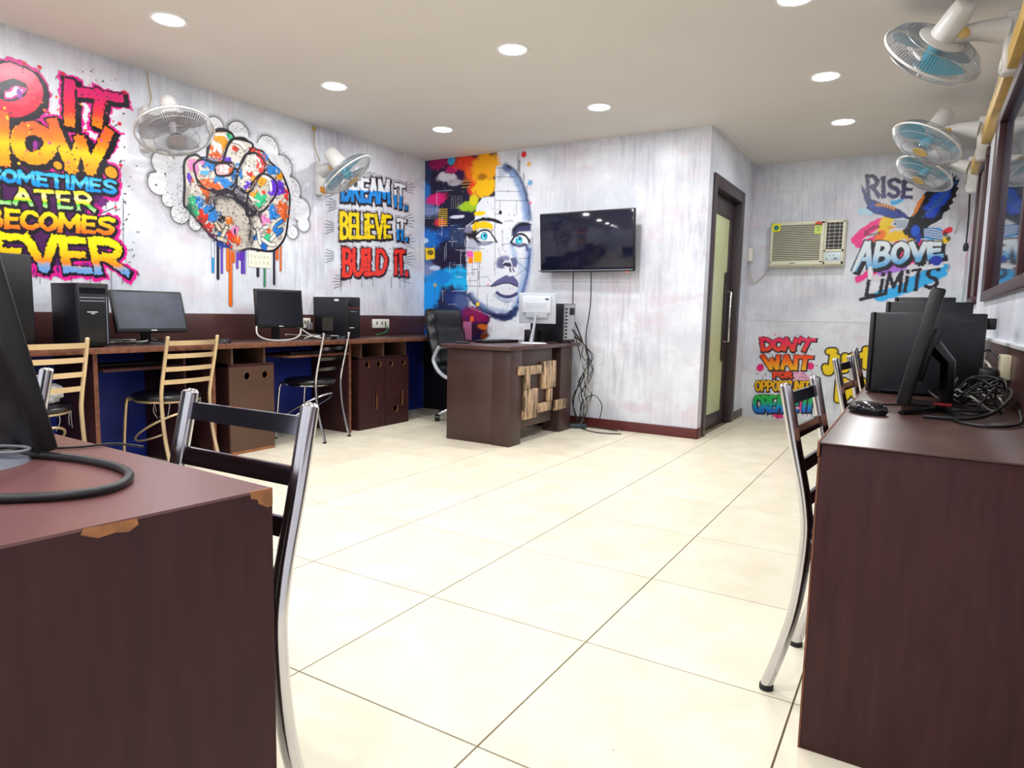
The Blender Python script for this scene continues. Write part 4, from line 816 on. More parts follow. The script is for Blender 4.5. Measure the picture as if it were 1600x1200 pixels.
local(MB().bx(-3.54, -3.136, 2.85, 2.87, 0, 0.61).bx(-3.54, -3.136, 3.465, 3.485, 0, 0.61).bx(-3.54, -3.12, 2.85, 3.485, 0.595, 0.61).bx(-3.54, -3.136, 2.87, 3.465, 0, 0.02).bx(-3.54, -3.53, 2.87, 3.465, 0.02, 0.6), cab.location).obj('cabinet_body', wood, cab)
for q in (holes_panel(2.85, 3.164, [(2.955, 0.545, 0.026), (3.098, 0.545, 0.026)], [(3.06, 0.16, 0.293, 0.014)], 'door', cab, 0.0),
          holes_panel(3.170, 3.485, [(3.252, 0.543, 0.024), (3.415, 0.543, 0.024), (3.315, 0.14, 0.030)], [(3.394, 0.165, 0.295, 0.014)], 'door', cab, 0.0)):
    q.data.materials[0] = wood
for y0 in (2.86, 3.13, 3.42): local(MB().bx(-3.54, -3.11, y0, y0+.016, 0.61, 0.735), cab.location).obj('shelf_divider', wood_cab, cab)

# ------------------------------------------------------------------ near left desk
DT = 0.745
Cq = [(0.012, -0.578), (-2.0, -0.51), (-2.07, -1.12), (-0.062, -1.19)]
t = thing('computer_desk', 'large dark brown desk with chipped corner in the left foreground', 'desk', (-0.03, -0.85, 0))
O = t.location
local(MB().prism(Cq, 2, DT-0.004, DT), O).obj('desk_top', mat('reddish_worktop', (104, 66, 66), 0.34, var=0.12, scale=3, bump=0.02), t)
def wallseg(mb, a, b_, th, z0, z1):
    a, b_ = Vector(a), Vector(b_); d_ = (b_-a).normalized(); n = Vector((-d_.y, d_.x))*th
    return mb.prism([tuple(a), tuple(b_), tuple(b_+n), tuple(a+n)], 2, z0, z1)
local(MB().prism([(-0.088, -1.165), (-0.012, -0.60), (-1.98, -0.535), (-2.045, -1.1)], 2, DT-0.03, DT-0.0045), O).obj('top_core', wood, t)
local(wallseg(MB(), (-0.062, -1.19), (0.012, -0.578), 0.025, 0, DT-0.0043), O).obj('end_panel', wood, t)
local(wallseg(MB(), (-2.04, -1.1), (-0.10, -1.165), 0.02, 0.05, DT-0.031), O).obj('back_panel', wood, t)
local(wallseg(MB(), (-2.07, -1.12), (-2.0, -0.51), -0.025, 0, DT-0.031), O).obj('end_panel', wood, t)
def chip(mb, pts, nrm):
    pts = [Vector(p) for p in pts]; n = len(pts); nn = Vector(nrm)*0.0012
    return mb.add([p+nn for p in pts]+[p-nn for p in pts], [list(range(n)), [n+i for i in range(n)][::-1]]+[[i, n+i, n+(i+1) % n, (i+1) % n] for i in range(n)])
ch = MB()
dv = Vector((0.074, 0.612, 0)).normalized(); nv = Vector((dv.y, -dv.x, 0)); cn = Vector((0.012, -0.578, DT))
def E(s, z): p = cn-dv*s; return (p.x, p.y, z)
chip(ch, [E(0, DT+.0005), E(.036, DT+.0005), E(.034, DT-.010), E(.024, DT-.013), E(.022, DT-.020), E(.008, DT-.028), E(0, DT-.026)], nv)
local(ch, O).obj('chipped_patch', raw, t); ch = MB()
chip(ch, [E(.19, DT-.002), E(.25, DT-.001), E(.253, DT-.008), E(.235, DT-.016), E(.215, DT-.014), E(.2, DT-.017), E(.188, DT-.010)], nv)
local(ch, O).obj('chipped_patch', raw, t)

# ------------------------------------------------------------------ right desk
t = thing('computer_desk', 'long dark desk along the right wall with a closed end panel', 'desk', (0.85, 0.41, 0))
O = t.location
local(MB().bx(0.64, XR-0.02, 0.405, 4.9, 0.731, 0.735, .001), O).obj('desk_top', wood_top, t)
local(MB().bx(0.643, XR-0.021, 0.4365, 4.9, 0.705, 0.7305), O).obj('top_core', wood, t)
local(MB().bx(0.643, XR-.003, 0.41, 0.435, 0, 0.7305, .002), O).obj('end_panel', wood, t)
for y0 in (1.45, 2.70, 3.85, 4.87): local(MB().bx(0.66, XR-0.02, y0, y0+0.022, 0, 0.705), O).obj('divider', wood, t)
local(MB().bx(0.636, 0.641, 0.405, 4.9, 0.703, 0.7365, .001).bx(0.638, 0.6425, 0.4105, 0.4345, 0, 0.7), O).obj('worn_edge', edge_m, t)
local(MB().bx(1.06, 1.075, 0.44, 4.87, 0.1, 0.705), O).obj('back_panel', wood, t)

# ------------------------------------------------------------------ teacher's desk
wood_td = mat('teacher_desk_brown', (66, 44, 40), 0.4, var=0.15, scale=6)
t = thing('teacher_desk', "dark brown teacher's desk with patterned gold wood blocks on its front", 'desk', (-2.05, 3.5, 0))
O = t.location
local(MB().bx(-2.37, -1.735, 2.97, 4.17, 0.728, 0.758, .003), O).obj('desk_top', wood_top, t)
local(MB().bx(-2.35, -1.92, 3.03, 3.055, 0, 0.728, .002), O).obj('side_panel', wood_td, t)
local(MB().bx(-2.35, -1.92, 4.03, 4.055, 0, 0.728, .002), O).obj('side_panel', wood_td, t)
local(MB().bx(-1.92, -1.76, 3.02, 3.19, 0, 0.728, .002), O).obj('front_column', wood_td, t)
local(MB().bx(-1.92, -1.76, 3.84, 4.055, 0, 0.728, .002), O).obj('front_column', wood_td, t)
local(MB().bx(-1.80, -1.772, 3.19, 3.70, 0.12, 0.728, .002), O).obj('front_panel', wood_td, t)
gold = mat('rippled_gold_veneer', (168, 140, 110), 0.42, 0.0, var=0.72, scale=11, stretch=(1, 5.5, 0.7), bump=0.7, pos=(0.42, 0.60))  # wood grain, with ripple highlights and shading put into the streaked colour
for y0, y1, z0, z1 in [(3.12, 3.20, .535, .605), (3.20, 3.47, .53, .60), (3.49, 3.72, .40, .625), (3.21, 3.285, .42, .535), (3.21, 3.42, .185, .42), (3.42, 3.655, .215, .29), (3.60, 3.665, .29, .40), (3.71, 3.94, .20, .29)]:
    x0 = -1.772 if 3.19 < y0 and y1 < 3.8 else -1.76
    local(MB().bx(x0, -1.738, y0+.002, y1-.002, z0+.002, z1-.002, .003), O).obj('gold_block', gold, t)

# ------------------------------------------------------------------ chairs
def make_chair(label, loc, rz, group, tube=.0115, tm=chrome, sm=chrome, nsl=4, hgt=.83, hw=.165, slh=.013, hoop=None, seat=True, curved=True, gap=.085, flat=None):
    t = thing('dining_chair', label, 'chair', loc, rz, group)
    up = lambda s: spl([(s*hw, -.245, hgt), (s*hw, -.212, hgt-.15), (s*hw*.99, -.178, hgt-.30), (s*hw*.98, -.170, .42), (s*hw*.98, -.19, .22), (s*hw*.99, -.245, .012)], 5)
    for s in (-1, 1):
        rs = tube
        o = MB().tube(up(s), rs, 14, flat=flat).lathe([(tube*1.02, 0), (tube*.8, .006), (0.0001, .009)], 10, Matrix.Translation((s*hw, -.245, hgt-.001))).obj('back_upright', tm, t)
        MB().lathe([(tube*1.2, 0), (tube*1.2, .014)], 10, Matrix.Translation((s*hw*.99, -.245, 0))).obj('foot_cap', rubber, o)
    z = hgt-.035
    def yat(z_):
        pts = up(1)
        for a, b_ in zip(pts, pts[1:]):
            if a.z >= z_ >= b_.z: return a.y+(b_.y-a.y)*(a.z-z_)/(a.z-b_.z+1e-9)
        return -.2
    for k in range(nsl):
        y = yat(z); dy = yat(z-slh)-yat(z+slh)
        m = MB(); n = 9; vs_ = []
        for i in range(n):
            u = -1+2*i/(n-1); x = u*hw; bow = (-.022*(1-u*u)) if curved else 0
            for dz, th in ((slh, .004), (slh, -.004), (-slh, -.004), (-slh, .004)): vs_.append((x, y+bow+th-dy*dz/slh/2, z+dz))
        fs = [[i*4+j, i*4+(j+1) % 4, i*4+4+(j+1) % 4, i*4+4+j] for i in range(n-1) for j in range(4)]+[[0, 1, 2, 3], [(n-1)*4+3, (n-1)*4+2, (n-1)*4+1, (n-1)*4]]
        m.add(vs_, fs).obj('back_slat', sm, t, smooth=50); z -= gap
    # seat ring, cushion, front legs
    MB().tube([(.18*math.cos(a*PI/12), .0+.18*math.sin(a*PI/12), .425) for a in range(24)], .008, 6, closed=True).obj('seat_frame', tm, t)
    MB().lathe([(.0001, .430), (.17, .430), (.193, .437), (.198, .452), (.188, .466), (.15, .474), (.0001, .478)], 28).obj('seat', leather, t)
    for s in (-1, 1):
        o = MB().tube(spl([(s*.15, .13, .425), (s*.158, .165, .40), (s*.165, .20, .012)], 4), tube*.85, 8).obj('front_leg', tm, t)
        MB().lathe([(tube*1.1, 0), (tube*1.1, .012)], 8, Matrix.Translation((s*.165, .20, 0))).obj('foot_cap', rubber, o)
    pts = [(.155*math.cos(a*PI/14), .02+.20*math.sin(a*PI/14), .25-.11*math.sin(a*PI/14)) for a in range(28)]
    MB().tube(pts, .007, 6, closed=True).obj('hoop_stretcher', tm, t)
    return t
gL = 'ladder-back chairs along the left counter'
a = make_chair('cream and brass ladder-back chair with a torn black seat, between dusty monitor and single cabinet', (-3.19, 1.235, 0), heading(-1, -.12), gL, tm=brass, sm=brass, hgt=.822, hw=.178, slh=.014, gap=.078)
fr_ = MB(); rr = random.Random(3)
for k in range(14):
    x = rr.uniform(-.15, .15); y = -.14+rr.uniform(-.05, .1); l = rr.uniform(.03, .11)
    fr_.tube(spl([(x, y, .43), (x+rr.uniform(-.02, .02), y, .43-l*.5), (x+rr.uniform(-.03, .03), y+.01, .43-l)], 3), .0022, 4)
fr_.obj('frayed_lining', fray, a)['kind'] = 'stuff'
dup(a, (-3.20, 0.47, 0), heading(-1, -.08), 'cream ladder-back chair left of the black tower, partly behind the foreground monitor', gL)
make_chair('chrome ladder-back chair with round black seat in front of the double-door cabinet', (-3.22, 2.42, 0), heading(-.97, -.20), gL, tm=chrome, sm=chrome, hgt=.822, hw=.165, slh=.012, gap=.078)
gD = 'chrome chairs pushed in at the foreground desk'
n = make_chair('chrome chair with dark flat slats behind the foreground desk corner', (-0.272, -.645, 0), heading(0.02, -1), gD, tube=.0165, tm=chrome, sm=slat_m, hgt=.835, hw=.170, slh=.0165, curved=False, gap=.088, nsl=4)
dup(n, (-1.27, -.62, 0), heading(0.05, -1), 'chrome chair mostly hidden behind the foreground monitor', gD)
gR = 'chrome chairs pushed in at the right desk'
f = make_chair('chrome chair pushed under the front end of the right desk', (0.785, .765, 0), heading(1, -.10), gR, tube=.0155, tm=chrome, sm=slat_m, hgt=.835, hw=.157, slh=.0155, curved=False, gap=.088)
dup(f, (0.77, 2.15, 0), heading(1, -.1), 'second chrome chair at the right desk, beside the mouse', gR)
dup(f, (0.74, 3.25, 0), heading(1, .05), 'third chrome chair at the right desk, farthest of those in view', gR)

# crumpled plastic bag on the seat of the far left chair
bm = bmesh.new(); bmesh.ops.create_icosphere(bm, subdivisions=3, radius=.075)
for v in bm.verts:
    nn = math.sin(v.co.x*90)*math.cos(v.co.y*70+v.co.z*60); v.co *= 1+.22*nn; v.co.z = v.co.z*.7
me = bpy.data.meshes.new('plastic_bag'); bm.to_mesh(me); bm.free(); me.materials.append(plasticbag)
o = bpy.data.objects.new('plastic_bag', me); C.objects.link(o); o.location = (-3.12, .52, .528); tag(o, 'crumpled clear plastic bag on a ladder-back chair seat', 'bag')

# office chair
oc = thing('office_chair', "black padded office chair behind the teacher's desk", 'chair', (-2.68, 3.80, 0), heading(1, -.12))
T = Matrix.Rotation(math.radians(-14), 4, 'X')  # recline: local back is -Y
def cushion(mb, cx, cz, wx, hz, th, T0):
    bm = bmesh.new(); nx, nz = 10, 14; g = {}
    for side in (1, -1):
        for i in range(nx+1):
            for j in range(nz+1):
                u = -1+2*i/nx; v_ = -1+2*j/nz
                sx = wx*(1-.10*v_**4 if v_ > 0 else 1)*(1-.05*abs(v_)**3)
                e = (1-u**6)*(1-v_**6); puff = th*(.35+.65*max(e, 0)**.5)
                tuft = 0
                if side > 0:
                    for q in (-.55, -.05, .45): tuft += .018*math.exp(-((v_-q)/.07)**2)
                    for q in (-.33, .33): tuft += .010*math.exp(-((u-q)/.08)**2)*(1 if v_ < .5 else 0)
                    puff += .02 if v_ > .55 else 0
                g[side, i, j] = bm.verts.new(T0 @ Vector((cx+u*sx/2, side*puff/2-(tuft if side > 0 else 0), cz+v_*hz/2)))
        for i in range(nx):
            for j in range(nz):
                q = [g[side, i, j], g[side, i+1, j], g[side, i+1, j+1], g[side, i, j+1]]; bm.faces.new(q if side < 0 else q[::-1])
    def br(a, b_):
        bm.faces.new([g[1, *a], g[1, *b_], g[-1, *b_], g[-1, *a]])
    for i in range(nx): br((i, 0), (i+1, 0)); br((i+1, nz), (i, nz))
    for j in range(nz): br((0, j+1), (0, j)); br((nx, j), (nx, j+1))
    bm.verts.index_update(); mb.add([v.co.copy() for v in bm.verts], [[v.index for v in f.verts] for f in bm.faces]); bm.free(); return mb
TB = Matrix.Translation((0, -.20, .50)) @ Matrix.Rotation(math.radians(15), 4, 'X')
cushion(MB(), 0, .26, .48, .56, .10, TB).obj('backrest', leather, oc, smooth=60)
TS = Matrix.Translation((0, .03, .47)) @ Matrix.Rotation(math.radians(-90), 4, 'X')
cushion(MB(), 0, 0, .50, .48, .11, TS).obj('seat', leather, oc, smooth=60)
for s in (-1, 1):
    ar = MB().tube(spl([(s*.26, -.17, .62), (s*.275, -.1, .69), (s*.28, .03, .70), (s*.28, .15, .66), (s*.275, .19, .56), (s*.27, .13, .45), (s*.265, .0, .42), (s*.262, -.12, .47), (s*.26, -.19, .56), (s*.26, -.17, .62)], 5), .017, 8).obj('armrest', silver, oc)
    MB().box((s*.282, .04, .705), (.05, .24, .03), .012).obj('arm_pad', leather, ar)
MB().tube([(0, 0, .10), (0, 0, .42)], .028, 12).obj('gas_lift', black, oc)
for k in range(5):
    a = 2*PI*k/5+.35; ca, sa = math.cos(a), math.sin(a)
    lg = MB().tube(spl([(0, 0, .13), (ca*.15, sa*.15, .115), (ca*.27, sa*.27, .07)], 4), [.026]*4+[.022]*4+[.018], 8).obj('base_arm', chrome, oc)
    MB().lathe([(.0001, -.022), (.03, -.022), (.03, .022), (.0001, .022)], 14, Matrix.Translation((ca*.28, sa*.28, .031)) @ Matrix.Rotation(a, 4, 'Z') @ Matrix.Rotation(PI/2, 4, 'Y')).box((ca*.28, sa*.28, .055), (.035, .035, .02), .006).obj('caster', black, lg)

# ------------------------------------------------------------------ wall fans
def make_fan(label, wall_pt, side, centre, axis, blade, badge_m, body=fan_w, knob=yellowed):
    """wall_pt on wall; side = +1 wall faces +X; centre/axis of the cage in world"""
    t = thing('wall_fan', label, 'fan', wall_pt, 0, 'wall-mounted oscillating fans')
    o = Vector(wall_pt); n = Vector(axis).normalized(); c_ = Vector(centre)-o
    q = Vector((0, 0, 1)).rotation_difference(n).to_matrix().to_4x4(); T = Matrix.Translation(c_) @ q
    br = MB().box((side*.035, 0, -.02), (.07, .075, .27), .012).obj('wall_bracket', body, t)
    MB().box((side*.045, 0, -.115), (.062, .07, .05), .006).obj('switch_box', knob if knob is amber else body, br)
    piv = c_-n*.11; arm_end = piv+Vector((0, 0, -.03)); st = Vector((side*.06, 0, .04))
    arm = MB().tube([st, st.lerp(arm_end, .5)+Vector((0, 0, .015)), arm_end], [.062, .044, .034], 12, flat=.9).obj('arm', body, t)
    MB().lathe([(.022, 0), (.024, .008), (.014, .014), (.0001, .014)], 14, Matrix.Translation(st.lerp(arm_end, .72)+Vector((0, -.036, 0))) @ Matrix.Rotation(PI/2, 4, 'X')).obj('pivot_knob', yellowed, arm)
    MB().lathe([(.0001, -.245), (.042, -.243), (.054, -.232), (.060, -.20), (.070, -.12), (.072, -.09), (.064, -.075), (.0001, -.07)], 20, T, 1, .86).obj('motor_housing', body, t)
    MB().lathe([(.03, -.09), (.075, -.088), (.105, -.075), (.105, -.068), (.03, -.068)], 28, T).obj('rear_guard_plate', body, t)
    R_ = .225
    def wires(prof, n_, name, rings):
        mb = MB().xf(T)
        for k in range(n_):
            a = 2*PI*k/n_; ca, sa = math.cos(a), math.sin(a); mb.tube([(r*ca, r*sa, z) for r, z in prof], .0015, 3, caps=False)
        for r, z, th in rings: mb.tube([(r*math.cos(2*PI*k/40), r*math.sin(2*PI*k/40), z) for k in range(40)], th, 5, closed=True)
        return mb.obj(name, wire_m, t)
    wires([(.05, .062), (.11, .060), (.17, .045), (.212, .018), (R_, 0)], 96, 'front_grille', [(.05, .062, .003), (.13, .056, .0018), (.19, .034, .0018)])
    wires([(.10, -.07), (.15, -.068), (.20, -.045), (R_, -.008)], 96, 'rear_grille', [(.16, -.064, .0018)])
    MB().xf(T).tube([(R_*math.cos(2*PI*k/48), R_*math.sin(2*PI*k/48), -.003) for k in range(48)], .0062, 8, closed=True).obj('rim', body, t)
    MB().lathe([(.0001, .067), (.047, .066), (.05, .062), (.05, .058)], 24, T).obj('badge', badge_m, t)
    MB().lathe([(.0001, .03), (.03, .028), (.036, .01), (.036, -.05)], 18, T).obj('hub', blade, t)
    for k in range(3):
        mb = MB().xf(T @ Matrix.Rotation(2*PI*k/3+.4, 4, 'Z')); vs_ = []; nr, na = 6, 6
        for i in range(nr+1):
            r = .03+(.2-.03)*i/nr; half = .42+.30*math.sin(PI*min(1, i/nr*.9+.05))
            for j in range(na+1):
                a = -half+2*half*j/na; vs_.append((r*math.cos(a), r*math.sin(a), -.012+.030*(j/na-.5)*(.5+i/nr*.5)))
        mb.add(vs_, [[i*(na+1)+j, i*(na+1)+j+1, (i+1)*(na+1)+j+1, (i+1)*(na+1)+j] for i in range(nr) for j in range(na)]).obj('blade', blade, t, smooth=60)
    return t
make_fan('wall fan nearest the camera on the right wall, seen from behind its cage', (XR, 2.60, 2.27), -1, (.768, 2.62, 2.26), (-.50, .575, -.65), teal, silver)
make_fan('middle wall fan on the right wall with a yellowed badge', (XR, 4.08, 2.19), -1, (.76, 4.1, 2.175), (-.46, -.25, -.85), teal, yellowed)
make_fan('farthest wall fan on the right wall, overlapping the eagle mural', (XR, 5.10, 2.15), -1, (.752, 5.13, 2.17), (-.49, -.25, -.83), teal, yellowed)
make_fan('wall fan with grey blades between the lettering and the fist mural', (XL, 1.37, 2.15), 1, (-3.2, 1.35, 2.07), (.45, -.10, -.88), greyblade, mat('grey_badge', (170, 160, 164), .4))
make_fan('wall fan with an amber switch box right of the fist mural', (XL, 2.84, 2.10), 1, (-3.2, 2.82, 2.08), (.52, .36, -.76), teal, yellowed, knob=amber)
cable([(XL+.01, 1.40, 2.50), (XL+.015, 1.405, 2.42), (XL+.01, 1.42, 2.34), (XL+.03, 1.39, 2.28)], .004, 'thin fan wire rising to the ceiling above the grey-bladed fan', mat('old_wire', (190, 170, 120), .6))
cable([(XL+.01, 2.80, 2.49), (XL+.02, 2.79, 2.40), (XL+.01, 2.81, 2.32), (XL+.03, 2.84, 2.22)], .004, 'twisted yellow fan wire above the fan with amber switch box', MATS['old_wire'])
tag(MB().box((0, 0, 0), (.02, .035, .03), .004).obj('junction_box', yellowed, None, (XL+.01, 2.80, 2.475)), 'small yellowed junction box under the ceiling above a fan', 'junction box')
cable([(XR-.04, 5.2, 2.02), (XR-.03, 5.25, 1.85), (XR-.03, 5.25, 1.62)], .006, 'dark hanging cord with a switch below the farthest right fan')
tag(MB().lathe([(.0001, -.035), (.016, -.03), (.02, 0), (.014, .03), (.0001, .035)], 12).obj('pull_switch', black, None, (XR-.03, 5.25, 1.60)), 'small black pull switch hanging beside the eagle mural', 'switch')
cable([(XR-.03, 5.12, 2.03), (XR-.03, 5.4, 1.95), (1.02, 5.855, 1.8), (.99, 5.862, 1.45)], .004, 'thin pale cord hanging in front of the far wall beside the eagle', cable_g)

# ------------------------------------------------------------------ television and air conditioner
tv = thing('television', 'wide flat black television mounted on the back wall', 'television', (-1.70, YB, 1.63))
RT = Matrix.Rotation(math.radians(5), 3, 'X')
MB().box((0, -.05, 0), (.30, .10, .26), .004).obj('wall_mount', black_m, tv)
MB().box((0, -.118, 0), (.90, .035, .515), .008, RT).obj('housing', black, tv)
MB().box((0, -.1365, .006), (.878, .002, .478), .0005, RT).obj('screen', mat('tv_screen', (24, 25, 44), .07, var=.05), tv)
MB().box((0, -.152, -.246), (.90, .004, .010), .001, RT).obj('chin_strip', mat('grey_trim', (110, 116, 130), .3), tv)
MB().lathe([(.005, 0), (.005, -.006), (.0001, -.008)], 10, Matrix.Translation((.40, -.15, -.262))).obj('standby_lamp', mat('red_led', (255, 40, 30), .4, emit=(255, 30, 20), es=6), tv)
tv.rotation_euler = (0, 0, math.radians(-1))

ac = thing('air_conditioner', 'cream window air conditioner with a louvred grille on the far wall', 'air conditioner', (-.165, YF, 1.72))
MB().bx(-.335, .335, -.10, 0, -.215, .215, .012).obj('casing', ac_cream, ac)
MB().bx(-.31, .125, -.104, -.098, -.165, .185, .001).obj('grille_shade_plate', grille_dk, ac)
lv = []
for k in range(21):
    z = -.158+k*.0168; MB().box((-.0925, -.108, z), (.43, .012, .0065), .001, Matrix.Rotation(math.radians(25), 3, 'X')).obj('louvre', ac_cream, ac)
MB().bx(-.322, -.305, -.116, -.10, -.18, .2, .003).bx(.12, .15, -.116, -.10, -.18, .2, .003).bx(-.322, .15, -.116, -.10, .18, .2, .003).bx(-.322, .15, -.116, -.10, -.2, -.165, .003).obj('grille_frame', ac_cream, ac)
MB().bx(.17, .305, -.104, -.098, -.06, .185, .001).obj('vent_shade_plate', grille_dk, ac)
for k in range(7): MB().box((.2375, -.108, -.045+k*.034), (.13, .012, .005), .001).obj('vent_vane', mat('vane_grey', (190, 192, 192), .4), ac)
for k in range(3): MB().box((.195+k*.042, -.106, .0625), (.004, .008, .24), .001).obj('vent_bar', MATS['vane_grey'], ac)
MB().bx(.155, .17, -.114, -.10, -.2, .2, .003).bx(.305, .325, -.114, -.10, -.2, .2, .003).bx(.155, .325, -.114, -.10, .185, .2, .003).bx(.155, .325, -.114, -.10, -.085, -.06, .003).bx(.155, .325, -.114, -.10, -.2, -.17, .003).obj('vent_frame', ac_cream, ac)
cp = MB().bx(.17, .305, -.106, -.098, -.17, -.085, .002).obj('control_panel', mat('pale_blue_panel', (206, 222, 230), .4), ac)
MB().box((.185, -.107, -.152), (.012, .003, .010)).box((.252, -.107, -.148), (.014, .003, .014)).box((.27, -.107, -.148), (.010, .003, .012)).box((.21, -.107, -.115), (.008, .002, .006)).box((.24, -.107, -.115), (.008, .002, .006)).obj('buttons', mat('panel_print', (70, 90, 110), .5), cp)
MB().box((-.115, -.117, -.183), (.05, .003, .008)).obj('maker_mark', mat('grey_print', (110, 110, 110), .5), ac)
st = MB().bx(-.315, -.24, -.119, -.117, .12, .195).obj('square_sticker', mat('yellow_sticker', (232, 226, 40), .5), ac)
MB().lathe([(.024, 0), (.0001, 0.0005)], 20, Matrix.Translation((-.277, -.1195, .157)) @ Matrix.Rotation(PI/2, 4, 'X')).obj('sticker_disc', mat('green_print', (30, 120, 80), .5), st)
MB().lathe([(.011, 0), (.0001, 0.0005)], 16, Matrix.Translation((-.277, -.1205, .157)) @ Matrix.Rotation(PI/2, 4, 'X')).obj('sticker_centre', mat('blue_print', (40, 110, 190), .5), st)
st = MB().bx(.065, .13, -.119, -.117, .085, .165).obj('energy_label', mat('lime_label', (205, 222, 110), .5), ac)
MB().prism([(.098+.036*math.cos(a*PI/8), .165+.036*math.sin(a*PI/8)) for a in range(9)], 1, -.119, -.117).obj('label_arc', mat('label_red', (206, 70, 50), .5), st)
MB().bx(.07, .125, -.1195, -.118, .163, .172).bx(.08, .115, -.1195, -.118, .14, .146).bx(.09, .11, -.1195, -.118, .115, .122).obj('label_print', mat('green_print_dark', (40, 100, 50), .5), st)
tag(MB().box((0, 0, 0), (.045, .05, .13), .005).obj('switch_box', white_p, None, (XB+.023, 5.80, 1.63)), 'white switch box in the alcove corner beside the air conditioner', 'switch')
cable([(XB+.02, 5.80, 1.57), (XB+.02, 5.82, 1.45), (XB+.06, 5.84, 1.36), (-.60, 5.85, 1.38), (-.53, 5.85, 1.46), (-.49, 5.84, 1.52)], .006, 'pale cable drooping from switch box to the air conditioner', cable_g)

# ------------------------------------------------------------------ computers
def tower(name_label, loc, rz, w_=.175, d_=.42, h_=.355, front='plain', group=None, case=black_m):
    t = thing('computer_tower', name_label, 'computer', loc, rz, group)
    MB().bx(-w_/2, w_/2, -d_, 0, .008, h_, .004).obj('case', case, t)
    for x in (-w_*.35, w_*.35):
        for y in (-d_*.12, -d_*.88): MB().lathe([(.012, 0), (.012, .009)], 10, Matrix.Translation((x, y, 0))).obj('foot', rubber, t)
    MB().bx(-w_/2-.001, w_/2+.001, 0, .018, .006, h_+.001, .006).obj('front_bezel', black, t)
    MB().bx(-w_/2-.0015, -w_/2-.0005, -d_*.55, -d_*.2, h_*.22, h_*.52).obj('side_vent', black, t)
    if front == 'slots':
        MB().bx(-w_*.40, w_*.44, .017, .0195, h_*.84, h_*.93).obj('drive_slot', black_g, t)
        MB().bx(-w_*.36, w_*.44, .0175, .0205, h_*.77, h_*.785).bx(-w_*.36, w_*.44, .0175, .0205, h_*.72, h_*.735).obj('trim_line', mat('grey_line', (130, 134, 146), .4), t)
        MB().bx(-w_*.12, w_*.22, .0185, .0195, h_*.55, h_*.562).bx(-w_*.02, w_*.10, .0185, .0195, h_*.525, h_*.535).obj('maker_mark', pvc, t)
        MB().bx(-w_*.42, -w_*.40, .017, .021, h_*.05, h_*.8).obj('bezel_groove', MATS['grey_line'], t)
    if front == 'red':
        MB().bx(-w_*.42, w_*.42, .017, .0195, h_*.76, h_*.88).obj('drive_slot', black_g, t)
        MB().bx(-w_*.42, w_*.42, .0175, .0205, h_*.735, h_*.745).obj('red_line', red_m, t)
        MB().bx(-w_*.2, w_*.3, .0175, .0205, h_*.65, h_*.665).obj('trim_line', mat('grey_line', (130, 134, 146), .4), t)
        MB().bx(0, w_*.34, .0185, .0195, h_*.26, h_*.275).obj('maker_mark', pvc, t)
    return t
fX = heading(1, 0)
tower('black computer tower left of the dusty monitor on the left counter', (-3.13, .78, .765), fX, .165, .27, .355, 'slots')
t2 = tower('black computer tower with a red line on its front, on the left counter', (-3.21, 2.87, .765), heading(1, .04), .155, .36, .34, 'red')
MB().lathe([(.028, 0), (.0001, .0005)], 18, Matrix.Translation((.0785, -.10, .315)) @ Matrix.Rotation(PI/2, 4, 'Y'), .35, 1).obj('oval_sticker', pvc, t2)
MB().bx(.077, .0785, -.26, -.14, .06, .17).obj('side_grille', grille_dk, t2)
tower('tall black tower on the left counter, partly behind the foreground monitor', (-3.2, .43, .765), fX, .17, .30, .49)

def monitor(label, loc, rz, w_, h_, zc, tilt=8, base='disc', body=black, scr=screen_m, th=.03, bez=.014, group=None, mark=True, back_hump=True):
    """local front = +Y; stand base on the surface at the origin"""
    t = thing('monitor', label, 'monitor', loc, rz, group)
    R = Matrix.Rotation(math.radians(tilt), 4, 'X'); T = Matrix.Translation((0, 0, zc)) @ R
    MB().xf(T).box((0, 0, 0), (w_, th, h_), .005).obj('housing', body, t)
    MB().xf(T).box((0, th/2+.0003, .004), (w_-2*bez, .002, h_-2*bez-.008), 0).obj('screen', scr, t)
    if mark: MB().xf(T).box((0, th/2+.0008, -h_/2+.011), (.035, .0016, .005), 0).obj('maker_mark', pvc, t)
    if back_hump: MB().xf(T).box((0, -th/2-.012, -.01), (w_*.6, .03, h_*.55), .01).obj('back_cover', body, t)
    if base == 'disc':
        MB().box((0, -.055, zc*.45), (.06, .025, zc*.9), .008).obj('stand_neck', body, t)
        MB().lathe([(.0001, .014), (.04, .013), (.108, .006), (.115, 0), (.0001, 0)], 32, None, 1, .85).obj('stand_base', body, t)
    return t
mh = monitor('wide dusty monitor leaning back on the left counter', (-3.29, 1.20, .765), heading(1, -.06), .44, .265, .20, 17, scr=dusty)
monitor('square dark monitor right of the single cabinet, on the left counter', (-3.30, 2.20, .765), heading(1, -.16), .385, .285, .235, 5)
nm = monitor('large black monitor seen from behind at the left edge, on the foreground desk', (-.725, -.70, .745), heading(0.03, 1), .56, .38, .196, 12, th=.035, back_hump=True)
for ch in nm.children:
    if ch.name.startswith('stand_base'): ch.data.materials[0] = mat('grey_gloss', (120, 124, 134), .2); ch.location = (.20, -.06, 0)
    if ch.name.startswith('stand_neck'): ch.location = (.17, -.02, 0)
